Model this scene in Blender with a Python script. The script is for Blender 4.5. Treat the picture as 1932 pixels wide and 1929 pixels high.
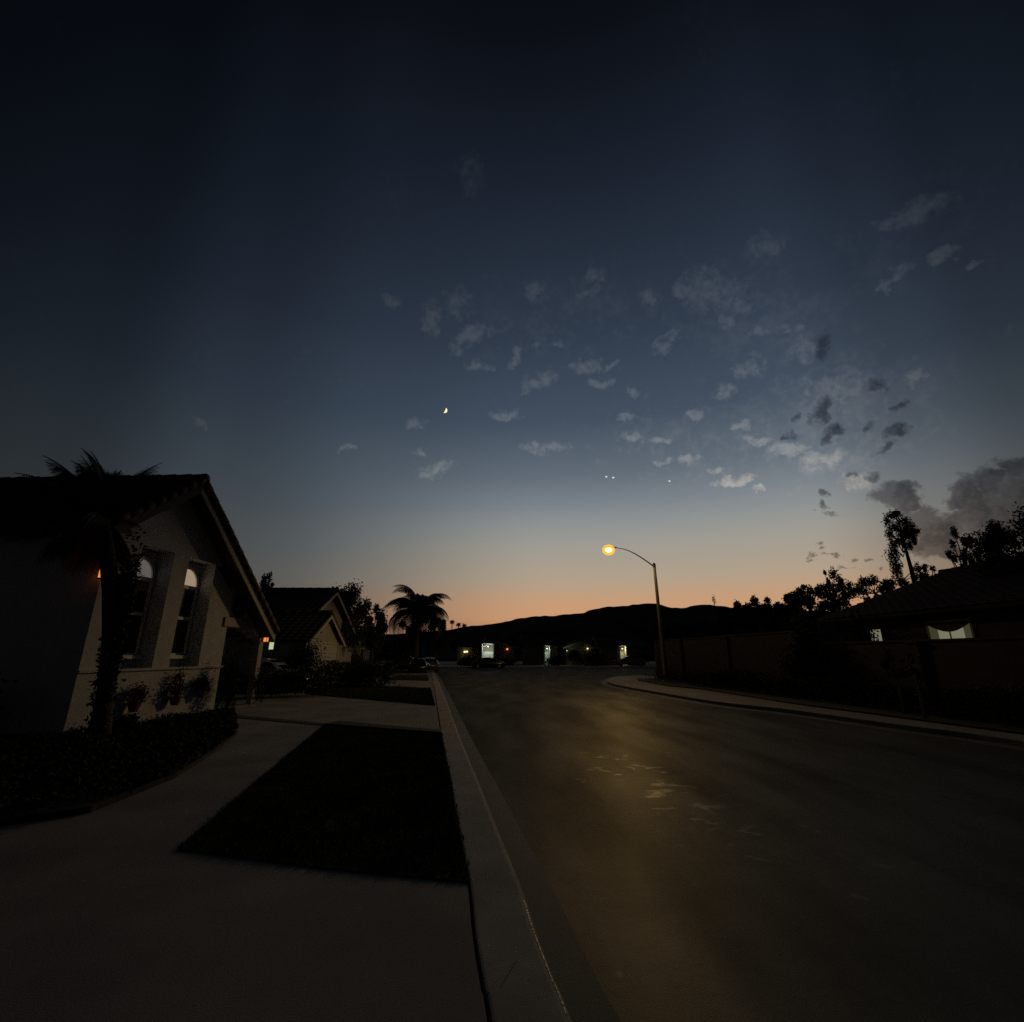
import bpy, math, random
import numpy as np
from math import radians as R, sin, cos, pi
from mathutils import Vector, Matrix

for o in list(bpy.data.objects): bpy.data.objects.remove(o)
scn = bpy.context.scene
COL = scn.collection

# ------------------------------------------------------------------ camera
FPX, CX, CY, PITCH, EYE = 910.0, 966.0, 964.5, R(16.7), 1.6
cam_d = bpy.data.cameras.new("camera")
cam_d.sensor_width = 36; cam_d.lens = 36 * FPX / 1932.0
cam_d.clip_start = 0.05; cam_d.clip_end = 9000
cam = bpy.data.objects.new("camera", cam_d); COL.objects.link(cam)
cam.location = (0, 0, EYE); cam.rotation_euler = (pi/2 + PITCH, 0, 0)
scn.camera = cam
scn.view_settings.view_transform = 'Standard'; scn.view_settings.look = 'None'
scn.view_settings.exposure = 0; scn.view_settings.gamma = 1
scn.cycles.use_denoising = False
scn.cycles.max_bounces = 5; scn.cycles.transparent_max_bounces = 6
scn.cycles.sample_clamp_indirect = .12
scn.cycles.caustics_reflective = False; scn.cycles.caustics_refractive = False

SP, CP = sin(PITCH), cos(PITCH)
def ray(px, py):
    u, v = px - CX, py - CY
    return (u, FPX*CP + v*SP, FPX*SP - v*CP)
def gnd(px, py, z=0.0):                       # where a sight line meets level z
    u, f, w = ray(px, py); t = (z - EYE) / w
    return (u*t, f*t)
def dep(px, py, Y):                           # point on a sight line at depth Y
    u, f, w = ray(px, py); t = Y / f
    return Vector((u*t, Y, EYE + w*t))

# ------------------------------------------------------------------ sky (world)
def lin(c): 
    return tuple(((x/255.0+0.055)/1.055)**2.4 if x/255.0 > 0.04045 else x/255.0/12.92 for x in c)
world = bpy.data.worlds.new("World"); scn.world = world; world.use_nodes = True
wt = world.node_tree; wn, wl = wt.nodes, wt.links
wn.clear()
def N(t, **k):
    n = wn.new(t)
    for a, b in k.items(): setattr(n, a, b)
    return n
def M(op, a, b=None, c=None):
    n = wn.new('ShaderNodeMath'); n.operation = op
    for i, x in enumerate((a, b, c)):
        if x is None: continue
        if isinstance(x, (int, float)): n.inputs[i].default_value = x
        else: wl.new(x, n.inputs[i])
    return n.outputs[0]
tc = N('ShaderNodeTexCoord'); DIR = tc.outputs['Generated']
nrm = N('ShaderNodeVectorMath', operation='NORMALIZE'); wl.new(DIR, nrm.inputs[0]); DIR = nrm.outputs[0]
sep = N('ShaderNodeSeparateXYZ'); wl.new(DIR, sep.inputs[0])
EL = M('ARCSINE', sep.outputs[2]); AZ = M('ARCTAN2', sep.outputs[0], sep.outputs[1])
def ramp(val, lo, hi, stops, mono=False):
    f = M('DIVIDE', M('SUBTRACT', val, R(lo)), R(hi-lo))
    r = N('ShaderNodeValToRGB'); wl.new(f, r.inputs[0]); cr = r.color_ramp
    cr.interpolation = 'EASE' if mono else 'LINEAR'
    for i, (a, c) in enumerate(stops):
        p = (a-lo)/(hi-lo)
        e = cr.elements[i] if i < 2 else cr.elements.new(p)
        e.position = p
        e.color = (c, c, c, 1) if mono else (*lin(c), 1)
    return r.outputs[0]
S_ = ramp(EL, -5, 90, [(-5,(60,40,30)),(90,(6,8,13)),(0,(150,95,65)),(4,(205,153,112)),(6,(197,156,120)),(8.3,(177,159,137)),
    (12,(160,156,146)),(14.5,(145,148,147)),(17.6,(122,130,137)),(20.8,(97,108,119)),(27,(68,80,96)),(35.8,(49,60,76)),
    (43.8,(37,46,60)),(50.7,(27,34,46)),(56.8,(18,23,32)),(61.8,(11,14,20)),(70,(9,11,16))])
W_ = ramp(EL, -5, 90, [(-5,(40,32,28)),(90,(6,8,13)),(0,(98,72,60)),(5,(112,98,85)),(8.3,(101,100,97)),
    (12,(91,96,98)),(17,(78,87,95)),(21,(69,80,90)),(27,(55,66,80)),(36,(41,50,64)),(44,(31,39,51)),(51,(23,30,41)),
    (57,(18,22,31)),(62,(11,14,20)),(70,(8,10,15))])
mS = ramp(AZ, -180, 180, [(-180,0),(180,0),(-26,0),(6,1),(30,1),(62,0)], True)
mB = ramp(AZ, -180, 180, [(-180,.12),(180,.12),(-90,.10),(-60,.15),(-45,.29),(-33,.62),(-18,1),(33,1),(43,.72),(50,.5),(70,.18),(95,.07)], True)
mx = N('ShaderNodeMix', data_type='RGBA'); wl.new(mS, mx.inputs[0]); wl.new(W_, mx.inputs[6]); wl.new(S_, mx.inputs[7])
sky = N('ShaderNodeVectorMath', operation='MULTIPLY'); wl.new(mx.outputs[2], sky.inputs[0]); wl.new(mB, sky.inputs[1])
SKY = sky.outputs[0]

wz = N('ShaderNodeTexNoise'); wz.inputs['Scale'].default_value = 26; wz.inputs['Detail'].default_value = 5; wz.inputs['Roughness'].default_value = .62
wl.new(DIR, wz.inputs['Vector'])
wa = N('ShaderNodeVectorMath', operation='SUBTRACT'); wl.new(wz.outputs['Color'], wa.inputs[0]); wa.inputs[1].default_value = (.5,.5,.5)
wb = N('ShaderNodeVectorMath', operation='MULTIPLY_ADD'); wl.new(wa.outputs[0], wb.inputs[0]); wb.inputs[1].default_value = (.07,.07,.055); wl.new(DIR, wb.inputs[2])
DIRW = wb.outputs[0]
def field(puffs):
    acc = None
    for (px, py, rx, ry, rot, s) in puffs:
        c = Vector(ray(px, py)); t = 1/c.length
        ex = Vector(ray(px+1, py)) - c; ey = Vector(ray(px, py+1)) - c
        c.normalize()
        a = R(rot); A = ex*cos(a) + ey*sin(a); B = -ex*sin(a) + ey*cos(a)
        A -= c*A.dot(c); B -= c*B.dot(c)
        A = A.normalized() / (rx*A.length*t); B = B.normalized() / (ry*B.length*t)
        out = []
        for w in (A, B):
            d = wn.new('ShaderNodeVectorMath'); d.operation = 'DOT_PRODUCT'
            wl.new(DIRW, d.inputs[0]); d.inputs[1].default_value = w
            out.append(d.outputs['Value'])
        q = M('MULTIPLY', out[0], out[0]); q = M('MULTIPLY_ADD', out[1], out[1], q)
        v = M('MULTIPLY_ADD', q, -s, s)
        acc = v if acc is None else M('MAXIMUM', acc, v)
    return M('MAXIMUM', acc, -1.0)
light_puffs = [(890,325,26,40,-20,.5),(745,565,24,13,0,.75),(815,600,24,34,-20,.75),(862,568,34,28,20,.62),(893,630,46,20,-12,1),
 (862,652,20,18,0,.75),(905,687,30,13,0,.8),(970,678,14,21,0,.85),(1014,548,22,22,0,.85),(1125,522,22,17,0,.75),(1113,552,24,11,0,.65),
 (1222,560,22,19,0,.75),(1295,543,36,20,20,1),(1345,550,75,45,25,.62),(1390,577,32,20,30,.7),(1442,465,36,30,0,.62),(1372,606,20,10,10,.9),
 (1438,622,28,12,0,.8),(1500,618,22,16,0,.6),(1267,630,28,9,-10,.75),(1248,655,16,18,0,.75),(1052,647,16,12,0,.85),(1018,648,13,8,0,.7),
 (1108,690,32,16,0,.9),(1152,688,20,8,0,.7),(1020,717,36,17,-15,.8),(1137,720,22,11,0,.9),(1195,741,20,9,0,.85),(992,740,14,7,0,.7),
 (955,782,34,10,0,.9),(1182,788,22,9,0,.9),(1187,828,28,8,0,.8),(1243,830,30,8,-5,1),(1315,781,24,11,-5,1),
 (1397,806,28,11,-12,1),(1435,826,36,11,12,1),(1490,848,42,13,8,1),(1025,845,52,12,-3,.7),(1297,866,28,11,-5,1),(1245,874,15,6,-10,.8),
 (1387,906,42,9,-12,1),(1357,888,18,8,0,.9),(1432,922,16,8,0,.75),(788,800,18,13,10,.65),(793,856,15,11,0,.8),
 (825,882,38,16,-30,.65),(655,845,14,8,0,.55),(375,802,18,11,0,.5),(1770,485,24,24,20,1.3),(1838,503,24,14,0,1.1),
 (1700,518,18,12,0,.8),(1676,542,18,17,0,1.2),(1720,402,80,28,0,.95),(1520,655,28,26,0,.68),(1415,692,36,22,0,.7),(1365,740,24,12,0,.7),
 (1575,735,75,48,0,.6),(1550,868,55,16,-5,.75),(1720,712,18,14,0,.6),(1620,905,40,20,20,.55)]
dark_puffs = [(1550,655,20,28,0,.7),(1502,785,17,15,0,.75),(1552,775,17,32,0,.85),(1563,822,22,19,0,1),(1495,822,12,12,0,.85),
 (1480,825,9,7,0,.8),(1650,730,18,13,0,.65),(1702,760,14,15,0,.75),(1690,818,30,14,-40,.95),(1668,847,20,11,-40,.9),(1640,805,14,12,0,.7),
 (1550,934,15,9,-10,1.1),(1554,953,15,7,10,1.1),(1576,968,20,6,12,.8),(1651,898,20,11,10,1),(1611,890,9,8,0,.7),
 (1543,1021,11,5,0,.75),(1555,1032,9,3.5,0,.8),(1533,1044,10,6,0,.75),(1556,1045,10,5,0,.85),(1576,1047,9,6,20,1),(1532,1056,10,5,0,.85),
 (1611,1058,12,4,0,.85),(1633,1058,9,3.5,0,.8),(1596,1073,24,3.5,-5,.75),(1656,1073,9,4,0,.75),
 (1691,932,38,32,30,1.3),(1713,953,34,34,0,1.3),(1744,980,42,34,20,1.4),(1768,1009,52,34,0,1.4),(1735,1026,45,18,5,1.2),(1785,1040,50,22,5,1.3),
 (1806,1000,42,38,0,1.4),(1821,930,45,44,0,1.5),(1869,912,50,42,-15,1.5),(1865,975,75,60,0,1.5),(1922,880,38,34,-30,1.4),(1940,950,90,80,0,1.5),
 (2120,930,150,110,0,1.4)]
nz = N('ShaderNodeTexNoise'); nz.inputs['Scale'].default_value = 80; nz.inputs['Detail'].default_value = 6; nz.inputs['Roughness'].default_value = .6
wl.new(DIR, nz.inputs['Vector']); NZ = M('SUBTRACT', nz.outputs[0], .5)
nz2 = N('ShaderNodeTexNoise'); nz2.inputs['Scale'].default_value = 9; nz2.inputs['Detail'].default_value = 3
wl.new(DIR, nz2.inputs['Vector'])
def smooth(v, a, b, lo=0., hi=1.):
    n = N('ShaderNodeMapRange', interpolation_type='SMOOTHSTEP'); wl.new(v, n.inputs[0])
    for i, x in enumerate((a, b, lo, hi)): n.inputs[i+1].default_value = x
    return n.outputs[0]
fl = M('MULTIPLY_ADD', NZ, 2.6, field(light_puffs))
fd = M('MULTIPLY_ADD', NZ, 1.9, field(dark_puffs))
fv = M('ADD', M('MULTIPLY', NZ, 2.4), M('MULTIPLY_ADD', M('SUBTRACT', wz.outputs[0], .5), 3.2, field([(1400,590,230,120,25,.9),(1560,770,210,150,10,.95),(1090,590,260,120,0,.55),(1300,830,240,80,5,.6),(1720,440,160,120,0,.5)])))
front = M('GREATER_THAN', sep.outputs[1], 0.0)
# generic thin veil patches away from the placed clouds
veil = M('MULTIPLY_ADD', NZ, 1.3, nz2.outputs[0])
LM = M('MULTIPLY', M('MAXIMUM', M('MAXIMUM', smooth(fl, -.25, 1.4, 0, .95), smooth(fv, .1, 1.6, 0, .30)), M('MULTIPLY', smooth(veil, .66, 1.0, 0, .2), smooth(EL, R(17), R(30)))), front)
DM = M('MULTIPLY', smooth(fd, -.15, 1.15, 0, 1), front)
m1 = N('ShaderNodeVectorMath', operation='MULTIPLY'); wl.new(SKY, m1.inputs[0]); m1.inputs[1].default_value = (2.2, 1.85, 1.54)
mixL = N('ShaderNodeMix', data_type='RGBA'); wl.new(LM, mixL.inputs[0]); wl.new(SKY, mixL.inputs[6]); wl.new(m1.outputs[0], mixL.inputs[7])
m2 = N('ShaderNodeVectorMath', operation='MULTIPLY'); wl.new(SKY, m2.inputs[0]); m2.inputs[1].default_value = (.36, .34, .36)
cv = N('ShaderNodeVectorMath', operation='SCALE'); wl.new(m2.outputs[0], cv.inputs[0]); wl.new(smooth(M('MULTIPLY_ADD', NZ, .6, wz.outputs[0]), .32, .68, .78, 1.35), cv.inputs['Scale'])
mixD = N('ShaderNodeMix', data_type='RGBA'); wl.new(DM, mixD.inputs[0]); wl.new(mixL.outputs[2], mixD.inputs[6]); wl.new(cv.outputs[0], mixD.inputs[7])
bg = N('ShaderNodeBackground'); wl.new(mixD.outputs[2], bg.inputs[0]); bg.inputs[1].default_value = 1.0
wo = N('ShaderNodeOutputWorld'); wl.new(bg.outputs[0], wo.inputs[0])
world.cycles.sampling_method = 'MANUAL'; world.cycles.sample_map_resolution = 512

# ------------------------------------------------------------------ materials
def mat(name, color, rough=.8, var=0., scale=8., bump=0., bscale=40., metal=0., spec=.5, color2=None, emit=None, estr=0., coord='Object'):
    m = bpy.data.materials.new(name); m.use_nodes = True
    nt = m.node_tree; b = nt.nodes['Principled BSDF']
    b.inputs['Roughness'].default_value = rough; b.inputs['Metallic'].default_value = metal
    b.inputs['Specular IOR Level'].default_value = spec
    b.inputs['Base Color'].default_value = (*color, 1)
    t = nt.nodes.new('ShaderNodeTexCoord')
    if var > 0 or color2:
        n = nt.nodes.new('ShaderNodeTexNoise'); n.inputs['Scale'].default_value = scale; n.inputs['Detail'].default_value = 6
        nt.links.new(t.outputs[coord], n.inputs['Vector'])
        r = nt.nodes.new('ShaderNodeValToRGB'); r.color_ramp.elements[0].position = .3; r.color_ramp.elements[1].position = .7
        c2 = color2 or tuple(min(1, c*(1+var)) for c in color); c1 = color if color2 else tuple(c*(1-var) for c in color)
        r.color_ramp.elements[0].color = (*c1, 1); r.color_ramp.elements[1].color = (*c2, 1)
        nt.links.new(n.outputs[0], r.inputs[0]); nt.links.new(r.outputs[0], b.inputs['Base Color'])
    if bump > 0:
        n2 = nt.nodes.new('ShaderNodeTexNoise'); n2.inputs['Scale'].default_value = bscale; n2.inputs['Detail'].default_value = 4
        nt.links.new(t.outputs[coord], n2.inputs['Vector'])
        bp = nt.nodes.new('ShaderNodeBump'); bp.inputs['Strength'].default_value = bump; bp.inputs['Distance'].default_value = .02
        nt.links.new(n2.outputs[0], bp.inputs['Height']); nt.links.new(bp.outputs[0], b.inputs['Normal'])
    if emit:
        b.inputs['Emission Color'].default_value = (*emit, 1); b.inputs['Emission Strength'].default_value = estr
    return m
MT = {}
MT['asphalt'] = None
MT['concrete'] = mat('concrete', (.29,.255,.215), .85, .3, .9, .14, 90)
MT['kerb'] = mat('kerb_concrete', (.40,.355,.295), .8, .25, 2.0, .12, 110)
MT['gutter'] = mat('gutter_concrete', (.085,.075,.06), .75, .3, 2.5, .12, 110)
MT['walk'] = mat('walk_concrete', (.28,.25,.21), .85, .15, 1.5, .3, 60)
MT['soil'] = mat('soil', (.035,.028,.02), .95, .4, 6, .6, 30)
MT['turf'] = mat('turf_soil', (.055,.058,.03), .95, .4, 6, .6, 30)
MT['mulch'] = mat('mulch', (.045,.032,.022), .95, .5, 12, .8, 40)
MT['earth'] = mat('earth', (.05,.042,.03), 1.0, .3, .5, spec=0)
MT['grass'] = mat('grass_blade', (.085,.10,.042), .8, .4, 3, spec=.15)
MT['stucco'] = mat('stucco', (.60,.60,.61), .9, .08, 2.5, .5, 120)
MT['stucco_tan'] = mat('stucco_tan', (.22,.18,.14), .9, .1, 2.5, .5, 120)
MT['stucco_grey'] = mat('stucco_grey', (.31,.295,.275), .9, .1, 2.5, .4, 120)
MT['trim'] = mat('trim_paint', (.36,.34,.32), .6, .05, 5)
MT['white'] = mat('white_paint', (.75,.75,.73), .5, .04, 5)
MT['tile'] = mat('roof_tile', (.07,.034,.024), .8, .35, 7, .3, 30, color2=(.11,.06,.04))
MT['tile_dark'] = mat('roof_tile_brown', (.05,.03,.024), .85, .3, 7, .3, 30)
MT['wood'] = mat('dark_wood', (.08,.055,.04), .8, .2, 6)
MT['glass'] = mat('window_glass', (.012,.012,.014), .12, spec=.5)
MT['iron'] = mat('black_iron', (.02,.02,.022), .5, metal=.6)
MT['polecon'] = mat('pole_concrete', (.26,.24,.21), .8, .2, 20, .2, 80)
MT['alum'] = mat('lamp_aluminium', (.10,.095,.09), .6, .1, 9, metal=.3)
MT['bark'] = mat('bark', (.07,.055,.04), .95, .4, 9, .8, 20)
MT['bark_pale'] = mat('bark_pale', (.26,.22,.19), .9, .3, 8, .5, 20)
MT['leaf'] = mat('leaf_dark', (.028,.040,.018), .75, .4, 2.5, spec=.2)
MT['leaf2'] = mat('leaf_olive', (.05,.06,.026), .75, .35, 2.5, spec=.2)
MT['leaf_pale'] = mat('leaf_pale', (.11,.11,.08), .8, .3, 5, spec=.2)
MT['leaf_red'] = mat('leaf_red', (.09,.03,.024), .8, .4, 9, spec=.2)
MT['frond'] = mat('palm_frond', (.04,.05,.024), .65, .3, 2.5, spec=.3)
MT['hill'] = mat('hill_scrub', (.07,.066,.06), 1.0, .45, .02, coord='Object', spec=0)
MT['block'] = None
MT['rubber'] = mat('tyre_rubber', (.02,.02,.02), .9)
MT['clay'] = mat('terracotta', (.22,.09,.05), .85, .2, 9)
MT['steel'] = mat('worn_steel', (.20,.18,.15), .42, .2, 30, 1., 38, metal=.9)
MT['ochre'] = mat('ochre_curtain', (.35,.25,.08), .9, .2, 14)
def emis(name, c, s):
    m = mat(name, (0.02,0.02,0.02), .6, emit=c, estr=s)
    if name != 'orange_lantern_glow': m.cycles.emission_sampling = 'NONE'
    return m
MT['e_sodium'] = emis('sodium_light', (1.0,.78,.34), 9)
MT['e_orange'] = emis('orange_lantern_glow', (1.0,.26,.05), 1.0)
MT['e_roomdim'] = emis('dim_room_light', (.62,.52,.46), .17)
MT['e_roomwarm'] = emis('warm_room_light', (.75,.56,.38), .42)
MT['e_green'] = emis('greenish_room_light', (.62,.74,.42), .75)
MT['e_curtain'] = emis('lit_curtain', (.60,.58,.38), .3)
MT['e_curtain2'] = emis('lit_side_curtain', (.30,.30,.16), .14)
MT['e_white'] = emis('cool_white_lamp', (.85,1,.86), 2.2)
MT['e_yellow'] = emis('yellow_lamp', (1,.85,.40), 2.2)
MT['e_red'] = emis('red_lamp', (1,.30,.14), 1.4)
MT['e_moon'] = emis('moonlit_face', (1.0,.86,.48), 1.15)
MT['e_planet'] = emis('planet_light', (.75,.88,.74), .9)

def amber():  # see-through amber glow that stands in for the lamp's halo
    m = bpy.data.materials.new('amber_halo'); m.use_nodes = True; nt = m.node_tree; nt.nodes.clear()
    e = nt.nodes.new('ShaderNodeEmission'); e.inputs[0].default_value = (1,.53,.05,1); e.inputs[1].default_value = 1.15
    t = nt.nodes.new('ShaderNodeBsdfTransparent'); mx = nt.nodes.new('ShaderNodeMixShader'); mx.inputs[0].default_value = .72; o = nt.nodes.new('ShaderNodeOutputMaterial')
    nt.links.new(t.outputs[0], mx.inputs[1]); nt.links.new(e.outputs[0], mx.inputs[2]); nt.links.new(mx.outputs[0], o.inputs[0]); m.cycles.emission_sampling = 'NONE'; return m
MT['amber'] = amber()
def asphalt():
    m = bpy.data.materials.new('asphalt'); m.use_nodes = True; nt = m.node_tree; nt.nodes.clear(); L = nt.links
    t = nt.nodes.new('ShaderNodeTexCoord')
    def noise(s, d=5, rot=0, sc=(1,1,1), dist=0):
        n = nt.nodes.new('ShaderNodeTexNoise'); n.inputs['Scale'].default_value = s; n.inputs['Detail'].default_value = d; n.inputs['Distortion'].default_value = dist
        mp = nt.nodes.new('ShaderNodeMapping'); mp.inputs['Scale'].default_value = sc; mp.inputs['Rotation'].default_value = (0,0,rot)
        L.new(t.outputs['Object'], mp.inputs[0]); L.new(mp.outputs[0], n.inputs['Vector']); return n.outputs[0]
    def rmp(v, p0, p1, c0, c1):
        r = nt.nodes.new('ShaderNodeValToRGB'); r.color_ramp.elements[0].position = p0; r.color_ramp.elements[1].position = p1
        r.color_ramp.elements[0].color = (*c0,1); r.color_ramp.elements[1].color = (*c1,1); L.new(v, r.inputs[0]); return r.outputs[0]
    df = nt.nodes.new('ShaderNodeBsdfDiffuse'); gl = nt.nodes.new('ShaderNodeBsdfGlossy'); mx = nt.nodes.new('ShaderNodeMixShader'); o = nt.nodes.new('ShaderNodeOutputMaterial')
    # worn wheel paths run along the street; blotches and fine stone grain on top
    big = rmp(noise(.9, 7, R(-9), (1.6,.3,1)), .32, .70, (.036,.031,.023), (.054,.047,.035))
    fine = rmp(noise(160, 2), .35, .65, (.75,)*3, (1.3,)*3)
    mm = nt.nodes.new('ShaderNodeMix'); mm.data_type = 'RGBA'; mm.blend_type = 'MULTIPLY'; mm.inputs[0].default_value = 1
    L.new(big, mm.inputs[6]); L.new(fine, mm.inputs[7])
    v = nt.nodes.new('ShaderNodeTexVoronoi'); v.feature = 'DISTANCE_TO_EDGE'; v.inputs['Scale'].default_value = .42
    vm = nt.nodes.new('ShaderNodeMapping'); vd = nt.nodes.new('ShaderNodeVectorMath'); vd.operation = 'ADD'
    nn = nt.nodes.new('ShaderNodeTexNoise'); nn.inputs['Scale'].default_value = 1.6; nn.inputs['Detail'].default_value = 5; L.new(t.outputs['Object'], nn.inputs['Vector'])
    L.new(t.outputs['Object'], vd.inputs[0]); L.new(nn.outputs['Color'], vd.inputs[1]); L.new(vd.outputs[0], v.inputs['Vector'])
    crack = rmp(v.outputs['Distance'], .004, .012, (.45,)*3, (1,)*3)
    m3 = nt.nodes.new('ShaderNodeMix'); m3.data_type = 'RGBA'; m3.blend_type = 'MULTIPLY'; m3.inputs[0].default_value = 1
    L.new(mm.outputs[2], m3.inputs[6]); L.new(crack, m3.inputs[7]); L.new(m3.outputs[2], df.inputs[0])
    gl.inputs[0].default_value = (1,.92,.74,1)
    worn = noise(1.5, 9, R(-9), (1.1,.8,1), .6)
    # a worn, glossier stretch in the near lane, shaped for the lamp's glints
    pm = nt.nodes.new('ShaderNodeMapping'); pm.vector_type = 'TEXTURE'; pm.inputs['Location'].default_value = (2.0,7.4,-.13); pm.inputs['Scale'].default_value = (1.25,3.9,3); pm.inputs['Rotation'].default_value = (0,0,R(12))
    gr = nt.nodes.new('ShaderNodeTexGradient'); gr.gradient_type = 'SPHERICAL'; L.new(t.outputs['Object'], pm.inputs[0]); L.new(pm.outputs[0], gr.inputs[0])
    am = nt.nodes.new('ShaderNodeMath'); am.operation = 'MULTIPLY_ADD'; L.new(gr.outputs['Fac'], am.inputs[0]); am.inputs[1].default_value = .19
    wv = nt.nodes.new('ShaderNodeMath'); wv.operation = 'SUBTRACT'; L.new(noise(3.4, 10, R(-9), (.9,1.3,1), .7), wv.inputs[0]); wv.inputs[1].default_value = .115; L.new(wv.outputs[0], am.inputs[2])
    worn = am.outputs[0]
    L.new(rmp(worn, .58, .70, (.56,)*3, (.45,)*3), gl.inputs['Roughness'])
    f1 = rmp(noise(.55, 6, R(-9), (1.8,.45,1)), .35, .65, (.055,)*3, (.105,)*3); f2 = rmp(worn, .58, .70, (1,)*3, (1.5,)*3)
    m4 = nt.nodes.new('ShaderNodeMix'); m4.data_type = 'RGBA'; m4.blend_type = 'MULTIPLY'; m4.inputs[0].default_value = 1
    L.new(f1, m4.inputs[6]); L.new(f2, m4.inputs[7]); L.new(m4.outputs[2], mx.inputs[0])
    bp = nt.nodes.new('ShaderNodeBump'); bp.inputs['Strength'].default_value = .22; bp.inputs['Distance'].default_value = .006
    L.new(noise(110, 3), bp.inputs['Height'])
    bp2 = nt.nodes.new('ShaderNodeBump'); bp2.inputs['Strength'].default_value = .3; bp2.inputs['Distance'].default_value = .05
    L.new(noise(1.2, 4), bp2.inputs['Height']); L.new(bp.outputs[0], bp2.inputs['Normal'])
    L.new(bp2.outputs[0], df.inputs['Normal']); L.new(bp2.outputs[0], gl.inputs['Normal'])
    L.new(df.outputs[0], mx.inputs[1]); L.new(gl.outputs[0], mx.inputs[2]); L.new(mx.outputs[0], o.inputs[0]); return m
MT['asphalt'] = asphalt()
def block_mat():
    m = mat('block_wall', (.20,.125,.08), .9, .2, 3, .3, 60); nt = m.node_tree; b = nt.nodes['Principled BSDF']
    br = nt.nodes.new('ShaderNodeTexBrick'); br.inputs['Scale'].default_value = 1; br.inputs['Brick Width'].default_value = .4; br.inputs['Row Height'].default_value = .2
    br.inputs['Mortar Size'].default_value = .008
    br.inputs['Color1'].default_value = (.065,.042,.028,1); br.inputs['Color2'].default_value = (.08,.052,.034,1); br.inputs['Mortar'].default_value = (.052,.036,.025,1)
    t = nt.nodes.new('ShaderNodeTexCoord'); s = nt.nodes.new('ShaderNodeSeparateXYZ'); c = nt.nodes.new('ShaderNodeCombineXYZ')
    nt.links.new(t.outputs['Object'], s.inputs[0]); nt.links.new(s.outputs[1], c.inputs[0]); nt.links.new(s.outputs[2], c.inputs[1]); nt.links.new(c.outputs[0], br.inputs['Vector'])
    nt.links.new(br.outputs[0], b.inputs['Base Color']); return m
MT['block'] = block_mat()

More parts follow.
